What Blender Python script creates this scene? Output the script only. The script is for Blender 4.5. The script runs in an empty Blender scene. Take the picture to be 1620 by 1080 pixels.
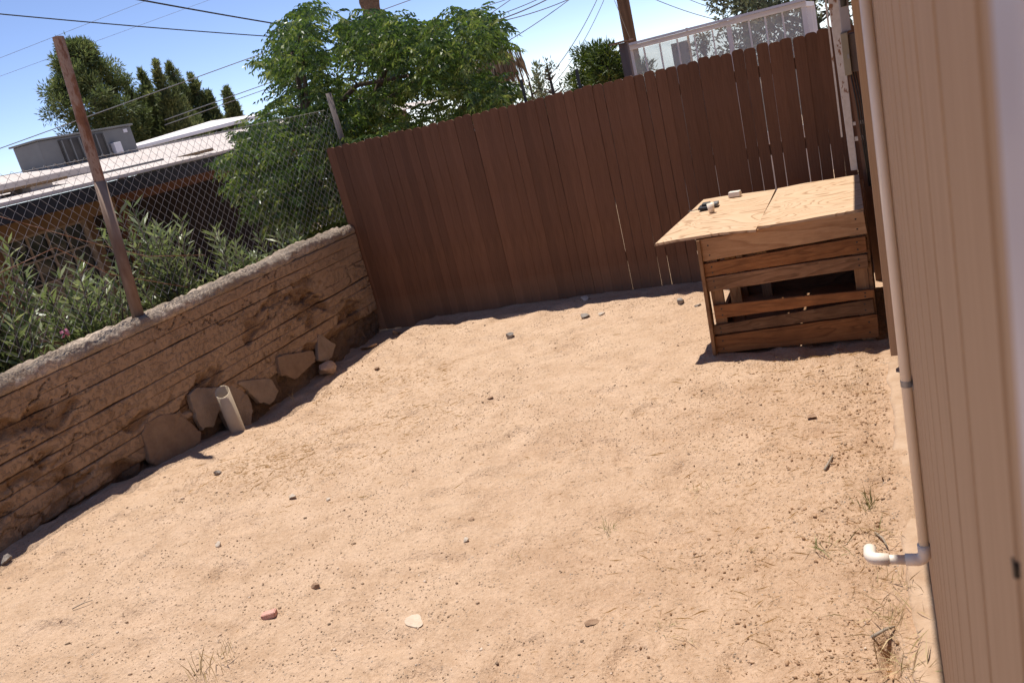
import bpy, bmesh, math, random
import numpy as np
from mathutils import Vector, Matrix

random.seed(7)
RNG = np.random.default_rng(7)
scene = bpy.context.scene
COL = scene.collection

# ---------------------------------------------------------------- camera
CAM_H, FPX, YAW, PITCH, ROLL = 1.98, 1320.0, 25.34, 16.43, 14.01
_y, _p, _r = (math.radians(a) for a in (YAW, PITCH, ROLL))
FW = Vector((-math.sin(_y) * math.cos(_p), math.cos(_y) * math.cos(_p), -math.sin(_p)))
_r0 = FW.cross(Vector((0, 0, 1))).normalized()
_u0 = _r0.cross(FW)
RT = _r0 * math.cos(_r) - _u0 * math.sin(_r)
UP = _r0 * math.sin(_r) + _u0 * math.cos(_r)
EYE = Vector((0, 0, CAM_H))
cam = bpy.data.cameras.new('camera')
cam_o = bpy.data.objects.new('camera', cam)
COL.objects.link(cam_o)
m = Matrix((RT, UP, -FW)).transposed().to_4x4()
m.translation = EYE
cam_o.matrix_world = m
cam.sensor_fit = 'HORIZONTAL'
cam.sensor_width = 22.3
cam.lens = FPX / 1620 * 22.3
cam.clip_start = 0.01
cam.clip_end = 3000
cam.dof.use_dof = True
cam.dof.focus_distance = 5.6
cam.dof.aperture_fstop = 6.3
scene.camera = cam_o

# ---------------------------------------------------------------- sky, sun, exposure
SUN_D = Vector((0.185, -0.19, -1.0)).normalized()      # direction the sunlight travels
SUN_EL = math.asin(-SUN_D.z)
SUN_AZ = math.atan2(-SUN_D.x, -SUN_D.y)
world = bpy.data.worlds.new('World')
scene.world = world
world.use_nodes = True
wn, wl = world.node_tree.nodes, world.node_tree.links
bg = wn['Background']
sky = wn.new('ShaderNodeTexSky')
sky.sky_type = 'NISHITA'
sky.sun_disc = False
sky.sun_elevation = SUN_EL
sky.sun_rotation = SUN_AZ
sky.altitude = 1500
sky.air_density = 0.6
sky.dust_density = 0.0
sky.ozone_density = 3.0
wb_ = wn.new('ShaderNodeVectorMath')          # camera white balance on the whole sky
wb_.operation = 'MULTIPLY'
wb_.inputs[1].default_value = (1.09, 0.975, 0.985)
wl.new(sky.outputs[0], wb_.inputs[0])
wl.new(wb_.outputs[0], bg.inputs[0])
bg.inputs[1].default_value = 0.15
sun = bpy.data.lights.new('sun', 'SUN')
sun.energy = 5.0
sun.angle = math.radians(0.53)
sun.color = (1.0, 0.955, 0.88)
sun_o = bpy.data.objects.new('sun', sun)
COL.objects.link(sun_o)
sun_o.rotation_euler = SUN_D.to_track_quat('-Z', 'Y').to_euler()
scene.view_settings.view_transform = 'Standard'
scene.view_settings.look = 'None'
scene.view_settings.gamma = 1
scene.view_settings.use_curve_mapping = False
scene.view_settings.exposure = 0.33
scene.render.engine = 'CYCLES'
scene.cycles.max_bounces = 8
scene.cycles.transparent_max_bounces = 16


# ---------------------------------------------------------------- measuring helpers
def at(px, py, X=None, Y=None, Z=None):
    """survey: the point seen at photograph pixel (px,py) on the plane X=, Y= or Z="""
    r = FW + RT * ((px - 810) / FPX) - UP * ((py - 540) / FPX)
    i, v = (0, X) if X is not None else (1, Y) if Y is not None else (2, Z)
    return EYE + r * ((v - EYE[i]) / r[i])


def S(t):
    t = np.clip(t, 0, 1)
    return t * t * (3 - 2 * t)


def _hash(ix, iy, iz):
    h = (ix.astype(np.int64) * 374761393 + iy.astype(np.int64) * 668265263 + iz.astype(np.int64) * 2147483647) & 0xffffffff
    h = ((h ^ (h >> 13)) * 1274126177) & 0xffffffff
    h = (h ^ (h >> 16)) & 0xffffffff
    return h / 4294967295.0


def vnoise(x, y, z=0.0):
    x, y, z = np.broadcast_arrays(np.asarray(x, float), np.asarray(y, float), np.asarray(z, float))
    x0, y0, z0 = np.floor(x), np.floor(y), np.floor(z)
    fx, fy, fz = (S(a) for a in (x - x0, y - y0, z - z0))
    out = 0
    for dx in (0, 1):
        for dy in (0, 1):
            for dz in (0, 1):
                w = (fx if dx else 1 - fx) * (fy if dy else 1 - fy) * (fz if dz else 1 - fz)
                out = out + w * _hash(x0 + dx, y0 + dy, z0 + dz)
    return out * 2 - 1


def fbm(x, y, z=0.0, o=4, g=0.5):
    x, y, z = np.asarray(x, float), np.asarray(y, float), np.asarray(z, float)
    s, a, t = 0, 1.0, 0
    for k in range(o):
        s = s + a * vnoise(x * 2 ** k + 17.3 * k, y * 2 ** k - 9.1 * k, z * 2 ** k + 5.7 * k)
        t += a
        a *= g
    return s / t


WALL_X = -4.77          # yard face of the earth wall
FENCE_Y = 7.14


def gz(x, y):
    """height of the ground"""
    x, y = np.asarray(x, float), np.asarray(y, float)
    z = 0.0 + 0.165 * S((-1.6 - x) / 2.9) * S((4.95 - y) / 1.9)
    inside = S((x + 5.2) / 0.3)
    z = z - 0.085 * S((x + 5.0) / 0.2) * S((-4.27 + 0.08 * vnoise(y * 2.5, 4.0, 1) - x) / 0.16) * S((y - 4.5) / 0.5)
    z = z + 0.035 * np.exp(-((x + 4.2) / 0.25) ** 2 - ((y - 6.1) / 0.9) ** 2)
    z = z + 0.030 * np.exp(-((x + 2.3) / 0.8) ** 2 - ((y - 6.9) / 0.35) ** 2)
    z = z + 0.018 * fbm(x * 0.9, y * 0.9, 3.1, 3) + 0.011 * fbm(x * 3.1, y * 3.1, 7.7, 2)
    # foot-scuffed hollows
    h = vnoise(x * 5.2 + 3, y * 5.2, 1.5)
    z = z - 0.020 * S((h - 0.22) / 0.35) + 0.007 * S((0.22 - np.abs(h - 0.12)) / 0.22)
    h2 = vnoise(x * 9.5 + 0.8 * vnoise(x * 4, y * 4, 8), y * 6.5, 4.5)
    z = z - 0.009 * S((h2 - 0.3) / 0.3)
    rough = 0.35 + 0.65 * S((x + 1.6) / 1.2)
    grit = S(fbm(x * 1.9, y * 1.9, 6.5, 3) * 1.8 + 0.5)
    z = z + (0.007 * rough + 0.004 * grit) * fbm(x * 14, y * 14, 2.2, 3, 0.65)
    # scraped hole beside the footing
    z = z - 0.11 * np.exp(-((x + 0.105 + (y - 2.42) * 0.10) / 0.022) ** 4 - ((y - 2.42) / 0.085) ** 4)
    z = z - 0.02 * np.exp(-((x + 0.10) / 0.05) ** 2) * (fbm(0 * x, y * 5, 9.0, 2) > -0.1)
    far = 0.038 * np.maximum(0, y - 8.6) + 0.03 * np.maximum(0, -x - 17)      # the land falls away behind the yard
    return z * inside - 0.38 * (1 - inside) - far


def G(px, py):
    """point of the ground seen at a photograph pixel"""
    z = 0.02
    for _ in range(8):
        p = at(px, py, Z=z)
        z = float(gz(p.x, p.y))
    return Vector((p.x, p.y, z))


# ---------------------------------------------------------------- mesh helpers
class MB:
    def __init__(s):
        s.v, s.f = [], []

    def add(s, v, f):
        o = len(s.v)
        s.v += [tuple(p) for p in v]
        s.f += [tuple(i + o for i in q) for q in f]
        return s

    def hexa(s, p):
        """8 corners: bottom ring 0-3, top ring 4-7"""
        return s.add(p, [(3, 2, 1, 0), (4, 5, 6, 7), (0, 1, 5, 4), (1, 2, 6, 5), (2, 3, 7, 6), (3, 0, 4, 7)])

    def box(s, x0, x1, y0, y1, z0, z1):
        return s.hexa([(x0, y0, z0), (x1, y0, z0), (x1, y1, z0), (x0, y1, z0), (x0, y0, z1), (x1, y0, z1), (x1, y1, z1), (x0, y1, z1)])

    def tube(s, pts, rad, n=8, cap=True):
        pts = [Vector(p) for p in pts]
        rad = list(rad) if hasattr(rad, '__len__') else [rad] * len(pts)
        o = len(s.v)
        u = None
        for i, p in enumerate(pts):
            d = (pts[min(i + 1, len(pts) - 1)] - pts[max(i - 1, 0)]).normalized()
            if u is None:
                u = d.orthogonal().normalized()
            u = (u - d * u.dot(d)).normalized()
            w = d.cross(u)
            for k in range(n):
                a = 2 * math.pi * k / n
                s.v.append(tuple(p + (u * math.cos(a) + w * math.sin(a)) * rad[i]))
        for i in range(len(pts) - 1):
            for k in range(n):
                a, b = o + i * n + k, o + i * n + (k + 1) % n
                s.f.append((a, b, b + n, a + n))
        if cap:
            s.f.append(tuple(o + k for k in reversed(range(n))))
            s.f.append(tuple(o + (len(pts) - 1) * n + k for k in range(n)))
        return s

    def prism(s, poly, d):
        """planar outline (3D points) extruded by vector d"""
        n = len(poly)
        d = Vector(d)
        v = [Vector(p) for p in poly] + [Vector(p) + d for p in poly]
        f = [tuple(reversed(range(n))), tuple(range(n, 2 * n))] + [(i, (i + 1) % n, n + (i + 1) % n, n + i) for i in range(n)]
        return s.add(v, f)

    def mesh(s, name):
        me = bpy.data.meshes.new(name)
        me.from_pydata(s.v, [], s.f)
        bm = bmesh.new()
        bm.from_mesh(me)
        bmesh.ops.recalc_face_normals(bm, faces=bm.faces)
        bm.to_mesh(me)
        bm.free()
        return me

    def build(s, name, mat, parent=None, smooth=False, bevel=0, kind=None):
        return link(name, s.mesh(name), mat, parent, smooth, bevel, kind)


def link(name, me, mat, parent=None, smooth=False, bevel=0, kind=None):
    o = bpy.data.objects.new(name, me)
    COL.objects.link(o)
    if mat and not me.materials:
        me.materials.append(mat)
    if smooth:
        me.polygons.foreach_set('use_smooth', [True] * len(me.polygons))
    if bevel:
        b = o.modifiers.new('bevel', 'BEVEL')
        b.width = bevel
        b.segments = 2
        b.limit_method = 'ANGLE'
    if parent:
        o.parent = parent
        o.matrix_parent_inverse = Matrix.Translation(parent.location).inverted()
    if kind:
        o['kind'] = kind
    return o


def tag(o, label, cat, group=None):
    o['label'] = label
    o['category'] = cat
    if group:
        o['group'] = group
    return o


def thing(name, label, cat, loc=(0, 0, 0), group=None):
    o = bpy.data.objects.new(name, None)
    o.empty_display_size = 0.1
    COL.objects.link(o)
    o.location = loc
    return tag(o, label, cat, group)


def grid_mesh(name, P, quads=None):
    """P: (ny,nx,3) array"""
    ny, nx = P.shape[:2]
    i = np.arange(ny * nx).reshape(ny, nx)
    f = np.stack([i[:-1, :-1], i[:-1, 1:], i[1:, 1:], i[1:, :-1]], -1).reshape(-1, 4)
    return fast_mesh(name, P.reshape(-1, 3), f)


def fast_mesh(name, V, F, tint=None):
    me = bpy.data.meshes.new(name)
    k = F.shape[1]
    me.vertices.add(len(V))
    me.vertices.foreach_set('co', np.asarray(V, np.float32).ravel())
    me.loops.add(F.size)
    me.loops.foreach_set('vertex_index', F.astype(np.int32).ravel())
    me.polygons.add(len(F))
    me.polygons.foreach_set('loop_start', np.arange(0, F.size, k, dtype=np.int32))
    me.polygons.foreach_set('loop_total', np.full(len(F), k, np.int32))
    me.update(calc_edges=True)
    me.validate()
    if tint is not None:
        a = me.attributes.new('tint', 'FLOAT', 'POINT')
        a.data.foreach_set('value', np.asarray(tint, np.float32))
    return me


def sweep(prof, ys, disp):
    """closed (x,z) profile swept along y; disp(x,y,z)->dx,dz ; end faces capped"""
    prof = np.array(prof, float)
    n, k = len(prof), len(ys)
    X = np.repeat(prof[None, :, 0], k, 0)
    Z = np.repeat(prof[None, :, 1], k, 0)
    Y = np.repeat(np.array(ys)[:, None], n, 1)
    dx, dy, dz = disp(X, Y, Z)
    V = np.stack([X + dx, Y + dy, Z + dz], -1).reshape(-1, 3)
    i = np.arange(k * n).reshape(k, n)
    j = np.roll(i, -1, 1)
    F = np.stack([i[:-1], j[:-1], j[1:], i[1:]], -1).reshape(-1, 4)
    b = MB()
    b.v = [tuple(p) for p in V]
    b.f = [tuple(q) for q in F] + [tuple(i[0][::-1]), tuple(i[-1])]
    return b


# ---------------------------------------------------------------- materials
def lerp(a, b, t):
    return tuple(a[i] + (b[i] - a[i]) * t for i in range(3))


class NT:
    def __init__(s, name):
        s.mat = bpy.data.materials.new(name)
        s.mat.use_nodes = True
        s.n, s.l = s.mat.node_tree.nodes, s.mat.node_tree.links
        s.b = s.n['Principled BSDF']
        s.out = s.n['Material Output']
        s.tc = s.n.new('ShaderNodeTexCoord')

    def co(s, scale=(1, 1, 1), rot=(0, 0, 0), kind='Object', loc=(0, 0, 0)):
        mp = s.n.new('ShaderNodeMapping')
        mp.inputs['Scale'].default_value = scale
        mp.inputs['Rotation'].default_value = rot
        mp.inputs['Location'].default_value = loc
        s.l.new(s.tc.outputs[kind], mp.inputs[0])
        return mp.outputs[0]

    def noise(s, co, scale, detail=4, rough=0.55, dist=0.0):
        t = s.n.new('ShaderNodeTexNoise')
        t.inputs['Scale'].default_value = scale
        t.inputs['Detail'].default_value = detail
        t.inputs['Roughness'].default_value = rough
        t.inputs['Distortion'].default_value = dist
        if co is not None:
            s.l.new(co, t.inputs['Vector'])
        return t.outputs[0]

    def ramp(s, fac, stops):
        r = s.n.new('ShaderNodeValToRGB')
        while len(r.color_ramp.elements) < len(stops):
            r.color_ramp.elements.new(0.5)
        for e, (p, c) in zip(r.color_ramp.elements, stops):
            e.position = p
            e.color = (*c, 1) if len(c) == 3 else c
        s.l.new(fac, r.inputs[0])
        return r.outputs[0]

    def mix(s, fac, a, b, mode='MIX'):
        t = s.n.new('ShaderNodeMix')
        t.data_type = 'RGBA'
        t.blend_type = mode
        for k, v in ((0, fac), (6, a), (7, b)):
            if hasattr(v, 'links') or isinstance(v, bpy.types.NodeSocket):
                s.l.new(v, t.inputs[k])
            elif k == 0:
                t.inputs[0].default_value = v
            else:
                t.inputs[k].default_value = (*v, 1)
        return t.outputs[2]

    def math(s, op, a, b=0.0, clamp=False):
        t = s.n.new('ShaderNodeMath')
        t.operation = op
        t.use_clamp = clamp
        for k, v in ((0, a), (1, b)):
            if isinstance(v, bpy.types.NodeSocket):
                s.l.new(v, t.inputs[k])
            else:
                t.inputs[k].default_value = v
        return t.outputs[0]

    def attr(s, name):
        t = s.n.new('ShaderNodeAttribute')
        t.attribute_name = name
        return t.outputs['Fac']

    def rnd(s):
        return s.n.new('ShaderNodeObjectInfo').outputs['Random']

    def bump(s, h, strength=0.3, dist=0.01, prev=None):
        t = s.n.new('ShaderNodeBump')
        t.inputs['Strength'].default_value = strength
        t.inputs['Distance'].default_value = dist
        s.l.new(h, t.inputs['Height'])
        if prev is not None:
            s.l.new(prev, t.inputs['Normal'])
        s.l.new(t.outputs[0], s.b.inputs['Normal'])
        return t.outputs[0]

    def done(s, col=None, rough=0.8, spec=0.3, metal=0.0):
        if col is not None:
            if isinstance(col, bpy.types.NodeSocket):
                s.l.new(col, s.b.inputs['Base Color'])
            else:
                s.b.inputs['Base Color'].default_value = (*col, 1)
        if isinstance(rough, bpy.types.NodeSocket):
            s.l.new(rough, s.b.inputs['Roughness'])
        else:
            s.b.inputs['Roughness'].default_value = rough
        s.b.inputs['Specular IOR Level'].default_value = spec
        s.b.inputs['Metallic'].default_value = metal
        return s.mat


def simple(name, a, b, scale=6, rough=0.8, spec=0.3, bump=0.2, bscale=40, stretch=(1, 1, 1), metal=0, dist=0.004):
    t = NT(name)
    co = t.co(stretch)
    c = t.ramp(t.noise(co, scale, 5, 0.6), [(0.3, a), (0.7, b)])
    if bump:
        t.bump(t.noise(co, bscale, 4, 0.6), bump, dist)
    return t.done(c, rough, spec, metal)


def sand_mat():
    t = NT('sandy_dirt')
    co = t.co()
    big = t.noise(co, 0.9, 4, 0.6)
    mid = t.noise(co, 5.0, 5, 0.62, 0.4)
    fine = t.noise(co, 55, 5, 0.7)
    base = t.ramp(mid, [(0.28, (0.46, 0.30, 0.185)), (0.5, (0.56, 0.385, 0.255)), (0.75, (0.62, 0.435, 0.30))])
    red = t.ramp(mid, [(0.3, (0.33, 0.185, 0.10)), (0.7, (0.47, 0.29, 0.175))])
    # the soil by the house is redder and churned, by the wall it is pale wind-blown sand
    sx = t.n.new('ShaderNodeSeparateXYZ')
    t.l.new(t.tc.outputs['Object'], sx.inputs[0])
    side = t.math('MULTIPLY_ADD', sx.outputs[0], 0.33)
    side.node.inputs[2].default_value = 0.62
    f = t.math('ADD', side, t.math('MULTIPLY', t.math('SUBTRACT', big, 0.5), 2.0), True)
    c = t.mix(t.math('MULTIPLY', f, 0.85), base, red)
    mot = t.noise(t.co((1, 1.3, 1)), 2.4, 6, 0.68, 0.6)
    c = t.mix(1.0, c, t.ramp(mot, [(0.34, (0.84, 0.80, 0.76)), (0.52, (1, 1, 1)), (0.7, (1.0, 1.0, 1.0))]), 'MULTIPLY')
    # grit: tiny darker and lighter grains
    vor = t.n.new('ShaderNodeTexVoronoi')
    vor.inputs['Scale'].default_value = 70
    t.l.new(co, vor.inputs['Vector'])
    grain = t.ramp(vor.outputs['Distance'], [(0.16, (0, 0, 0)), (0.3, (1, 1, 1))])
    sel = t.ramp(t.noise(co, 9, 3, 0.6), [(0.46, (0, 0, 0)), (0.62, (1, 1, 1))])
    vc = t.n.new('ShaderNodeSeparateColor')
    t.l.new(vor.outputs['Color'], vc.inputs[0])
    gcol = t.ramp(vc.outputs[0], [(0.0, (0.20, 0.13, 0.09)), (0.45, (0.30, 0.23, 0.17)), (0.8, (0.62, 0.52, 0.42)), (1, (0.7, 0.66, 0.6))])
    inv = t.math('SUBTRACT', 1.0, grain)
    gsel = t.math('MULTIPLY', t.math('MULTIPLY', inv, sel), t.math('GREATER_THAN', vc.outputs[1], 0.45))
    c = t.mix(gsel, c, gcol)
    c = t.mix(0.34, c, t.ramp(fine, [(0.3, (0.28, 0.17, 0.10)), (0.7, (0.68, 0.49, 0.35))]))
    h = t.math('ADD', t.math('MULTIPLY', fine, 1.0), t.math('MULTIPLY', t.noise(co, 17, 4, 0.6), 1.6))
    h = t.math('ADD', h, t.math('MULTIPLY', gsel, 0.9))
    t.bump(h, 0.9, 0.016)
    return t.done(c, 0.95, 0.12)


def earth_mat(name, skin, skin2, soil, soil2, grit=1.0):
    """weathered earth: smooth skin where it survives, coarse gritty soil where it has fallen away ('tint')"""
    t = NT(name)
    co = t.co()
    a = t.noise(co, 3.0, 5, 0.65)
    f = t.noise(co, 26, 5, 0.7)
    p = t.noise(co, 75, 4, 0.75)
    c1 = t.ramp(a, [(0.3, skin2), (0.7, skin)])
    c1 = t.mix(0.35, c1, t.ramp(f, [(0.3, skin2), (0.7, lerp(skin, (0.6, 0.48, 0.36), 0.3))]))
    c2 = t.ramp(f, [(0.3, soil2), (0.55, soil), (0.8, lerp(soil, (0.5, 0.4, 0.3), 0.4))])
    c2 = t.mix(0.4, c2, t.ramp(p, [(0.35, lerp(soil2, (0, 0, 0), 0.4)), (0.7, lerp(soil, skin, 0.5))]))
    e = t.math('ADD', t.attr('tint'), t.math('MULTIPLY', t.math('SUBTRACT', f, 0.5), 1.5), True)
    c = t.mix(t.math('MULTIPLY', e, 0.85), c1, c2)
    h = t.math('ADD', t.math('MULTIPLY', p, t.math('ADD', t.math('MULTIPLY', e, 1.4), 0.3)), t.math('MULTIPLY', f, t.math('ADD', t.math('MULTIPLY', e, 1.6), 0.4)))
    t.bump(h, min(1.0, 0.9 * grit), 0.022)
    return t.done(c, 0.95, 0.1)


def plank_mat(name, a, b, dk, along='x', knots=True, ring=9.0):
    """weathered softwood: stretched rings along the board"""
    t = NT(name)
    r = t.rnd()
    off = t.n.new('ShaderNodeVectorMath')
    off.operation = 'MULTIPLY_ADD'
    comb = t.n.new('ShaderNodeCombineXYZ')
    for i, k in enumerate((31.0, 17.0, 23.0)):
        t.l.new(t.math('MULTIPLY', r, k), comb.inputs[i])
    st = {'x': (0.55, 4.0, 4.0), 'y': (4.0, 0.55, 4.0), 'z': (4.0, 4.0, 0.55)}[along]
    t.l.new(t.tc.outputs['Object'], off.inputs[0])
    off.inputs[1].default_value = st
    t.l.new(comb.outputs[0], off.inputs[2])
    v = off.outputs[0]
    n = t.noise(v, 1.6, 3, 0.5, 0.7)
    rings = t.math('FRACT', t.math('MULTIPLY', n, ring))
    c = t.ramp(rings, [(0.0, a), (0.55, b), (0.86, dk), (1.0, a)])
    g = t.noise(v, 28, 4, 0.6)
    c = t.mix(0.5, c, t.ramp(g, [(0.3, lerp(dk, b, 0.35)), (0.7, a)]))
    stain = t.noise(t.co((1, 1, 1)), 3.3, 4, 0.6)
    c = t.mix(t.ramp(stain, [(0.45, (0, 0, 0)), (0.75, (0.6, 0.6, 0.6))]), c, lerp(dk, (0.03, 0.02, 0.015), 0.25))
    hv = t.n.new('ShaderNodeHueSaturation')
    t.l.new(t.math('MULTIPLY_ADD', r, 0.5), hv.inputs['Value'])
    hv.inputs['Value'].links[0].from_node.inputs[2].default_value = 0.75
    t.l.new(c, hv.inputs['Color'])
    t.bump(t.math('ADD', g, t.math('MULTIPLY', rings, 0.4)), 0.4, 0.003)
    return t.done(hv.outputs[0], 0.75, 0.2)


def plywood_mat():
    t = NT('plywood_face')
    r = t.rnd()
    comb = t.n.new('ShaderNodeCombineXYZ')
    t.l.new(t.math('MULTIPLY', r, 19.0), comb.inputs[1])
    off = t.n.new('ShaderNodeVectorMath')
    off.operation = 'MULTIPLY_ADD'
    t.l.new(t.tc.outputs['Object'], off.inputs[0])
    off.inputs[1].default_value = (1.0, 2.0, 1.0)
    t.l.new(comb.outputs[0], off.inputs[2])
    n = t.noise(off.outputs[0], 1.5, 2, 0.4, 0.9)
    rings = t.math('FRACT', t.math('MULTIPLY', n, 17.0))
    c = t.ramp(rings, [(0.0, (0.57, 0.395, 0.255)), (0.66, (0.53, 0.35, 0.215)), (0.86, (0.24, 0.12, 0.05)), (1.0, (0.57, 0.395, 0.255))])
    g = t.noise(t.co((2, 30, 2)), 14, 4, 0.6)
    c = t.mix(0.2, c, t.ramp(g, [(0.3, (0.45, 0.28, 0.15)), (0.7, (0.62, 0.45, 0.30))]))
    wthr = t.noise(t.co(), 2.6, 4, 0.6)
    c = t.mix(t.ramp(wthr, [(0.4, (0, 0, 0)), (0.75, (0.3, 0.3, 0.3))]), c, (0.55, 0.42, 0.29))
    t.bump(t.math('ADD', g, rings), 0.25, 0.002)
    return t.done(c, 0.8, 0.2)


def leaf_mat(name, a, b, c2, rough=0.45, trans=0.35, spec=0.5):
    t = NT(name)
    col = t.ramp(t.attr('tint'), [(0.0, a), (0.6, b), (1.0, c2)])
    t.l.new(col, t.b.inputs['Base Color'])
    t.b.inputs['Roughness'].default_value = rough
    t.b.inputs['Specular IOR Level'].default_value = spec
    tr = t.n.new('ShaderNodeBsdfTranslucent')
    hv = t.n.new('ShaderNodeHueSaturation')
    hv.inputs['Saturation'].default_value = 1.1
    hv.inputs['Value'].default_value = 1.5
    t.l.new(col, hv.inputs['Color'])
    t.l.new(hv.outputs[0], tr.inputs[0])
    mx = t.n.new('ShaderNodeMixShader')
    mx.inputs[0].default_value = trans
    t.l.new(t.b.outputs[0], mx.inputs[1])
    t.l.new(tr.outputs[0], mx.inputs[2])
    t.l.new(mx.outputs[0], t.out.inputs[0])
    return t.mat


def fence_mat():
    t = NT('brown_fence_stain')
    r = t.rnd()
    co = t.co((1, 1, 0.07))
    g = t.noise(co, 60, 4, 0.6)
    blot = t.noise(t.co(), 2.3, 4, 0.6)
    c = t.ramp(g, [(0.3, (0.120, 0.054, 0.028)), (0.7, (0.168, 0.080, 0.043))])
    c = t.mix(t.ramp(blot, [(0.4, (0, 0, 0)), (0.75, (0.5, 0.5, 0.5))]), c, (0.16, 0.078, 0.05))
    # splashed dust up the foot of the boards
    sx = t.n.new('ShaderNodeSeparateXYZ')
    t.l.new(t.tc.outputs['Object'], sx.inputs[0])
    d = t.math('MULTIPLY', sx.outputs[2], -3.2)
    d = t.math('ADD', d, 0.95)
    d = t.math('ADD', d, t.math('MULTIPLY', t.math('SUBTRACT', blot, 0.5), 1.2), True)
    c = t.mix(t.math('MULTIPLY', d, 0.28), c, (0.40, 0.26, 0.16))
    hv = t.n.new('ShaderNodeHueSaturation')
    t.l.new(t.math('ADD', t.math('MULTIPLY', r, 0.36), 0.84), hv.inputs['Value'])
    t.l.new(c, hv.inputs['Color'])
    t.bump(g, 0.35, 0.002)
    return t.done(hv.outputs[0], 0.72, 0.25)


def siding_mat():
    t = NT('tan_painted_siding')
    co = t.co((1, 1, 0.03))
    g = t.noise(co, 130, 4, 0.65)
    b = t.noise(t.co((1, 1, 0.12)), 22, 4, 0.6)
    c = t.ramp(g, [(0.3, (0.455, 0.30, 0.178)), (0.7, (0.535, 0.365, 0.225))])
    c = t.mix(t.ramp(b, [(0.5, (0, 0, 0)), (0.8, (0.6, 0.6, 0.6))]), c, (0.36, 0.225, 0.125))
    t.bump(t.math('ADD', g, b), 0.4, 0.0015)
    return t.done(c, 0.7, 0.25)


def rust_mat():
    t = NT('rusty_pipe')
    co = t.co((1, 1, 0.35))
    n = t.noise(co, 9, 6, 0.7)
    c = t.ramp(n, [(0.3, (0.07, 0.03, 0.02)), (0.46, (0.24, 0.105, 0.05)), (0.55, (0.36, 0.25, 0.18)), (0.62, (0.20, 0.09, 0.05)), (0.8, (0.11, 0.05, 0.03))])
    t.bump(n, 0.3, 0.004)
    return t.done(c, 0.75, 0.3, 0.0)


def peel_mat():
    t = NT('peeling_white_paint')
    co = t.co((1, 1, 0.35))
    n = t.noise(co, 16, 5, 0.65)
    w = t.ramp(t.noise(t.co(), 30, 3), [(0.3, (0.62, 0.56, 0.50)), (0.7, (0.74, 0.69, 0.64))])
    c = t.mix(t.ramp(n, [(0.60, (0, 0, 0)), (0.63, (1, 1, 1))]), w, (0.30, 0.15, 0.08))
    t.bump(n, 0.2, 0.003)
    return t.done(c, 0.65, 0.3)


def glass_mat():
    t = NT('dusty_glass')
    n = t.noise(t.co(), 3.0, 4, 0.6)
    t.done(t.ramp(n, [(0.3, (0.62, 0.63, 0.62)), (0.7, (0.78, 0.78, 0.76))]), 0.35, 0.5)
    tr = t.n.new('ShaderNodeBsdfTransparent')
    tr.inputs[0].default_value = (0.93, 0.95, 0.95, 1)
    mx = t.n.new('ShaderNodeMixShader')
    t.l.new(t.math('ADD', t.math('MULTIPLY', n, 0.35), 0.50, True), mx.inputs[0])
    t.l.new(t.b.outputs[0], mx.inputs[1])
    t.l.new(tr.outputs[0], mx.inputs[2])
    t.l.new(mx.outputs[0], t.out.inputs[0])
    return t.mat


M = {}
M['sand'] = sand_mat()
M['earth'] = earth_mat('rammed_earth', (0.42, 0.285, 0.18), (0.29, 0.185, 0.11), (0.36, 0.20, 0.10), (0.17, 0.095, 0.052))
M['rubble'] = earth_mat('rubble_footing', (0.33, 0.235, 0.165), (0.22, 0.15, 0.10), (0.25, 0.14, 0.075), (0.09, 0.057, 0.037))
M['capc'] = earth_mat('rough_cap_concrete', (0.54, 0.43, 0.34), (0.40, 0.31, 0.235), (0.42, 0.31, 0.22), (0.24, 0.17, 0.12))
M['slab'] = simple('dusty_stone_slab', (0.21, 0.135, 0.085), (0.30, 0.205, 0.13), 8, 0.95, 0.1, 0.8, 45, dist=0.01)
M['slabgrey'] = simple('grey_stone_slab', (0.24, 0.17, 0.115), (0.34, 0.255, 0.18), 8, 0.95, 0.1, 0.8, 45, dist=0.01)
M['fence'] = fence_mat()
M['rail'] = simple('bare_fence_rail', (0.16, 0.09, 0.06), (0.23, 0.13, 0.085), 8, 0.8)
M['steel'] = simple('dark_steel', (0.035, 0.04, 0.038), (0.07, 0.07, 0.065), 8, 0.6, 0.4)
M['galv'] = simple('galvanised_wire', (0.34, 0.33, 0.31), (0.52, 0.505, 0.48), 9, 0.5, 0.5, 0, metal=0.4)
M['rust'] = rust_mat()
M['sleeve'] = simple('grey_brown_sleeve', (0.15, 0.085, 0.055), (0.31, 0.225, 0.17), 11, 0.8, 0.2, 0.4, 40, (1, 1, 0.25))
M['plank'] = plank_mat('orange_plank', (0.37, 0.165, 0.062), (0.30, 0.12, 0.042), (0.13, 0.05, 0.019))
M['plankpale'] = plank_mat('pale_plank', (0.52, 0.315, 0.165), (0.46, 0.26, 0.13), (0.28, 0.135, 0.06), ring=5.0)
M['plankgrey'] = plank_mat('weathered_plank', (0.33, 0.185, 0.10), (0.25, 0.128, 0.062), (0.10, 0.048, 0.023), ring=14.0)
M['stud'] = plank_mat('stud_wood', (0.42, 0.24, 0.12), (0.33, 0.18, 0.085), (0.18, 0.085, 0.04), 'z')
M['sidewood'] = plank_mat('side_plank', (0.36, 0.195, 0.09), (0.29, 0.145, 0.065), (0.13, 0.06, 0.03), 'y')
M['ply'] = plywood_mat()
M['nail'] = simple('nail_steel', (0.03, 0.025, 0.02), (0.06, 0.05, 0.04), 30, 0.6, 0.4, 0)
M['siding'] = siding_mat()
M['groove'] = simple('brown_groove', (0.16, 0.085, 0.045), (0.23, 0.13, 0.075), 9, 0.9)
M['white'] = simple('white_trim_paint', (0.58, 0.55, 0.57), (0.63, 0.60, 0.62), 8, 0.45, 0.4, 0.05)
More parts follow.
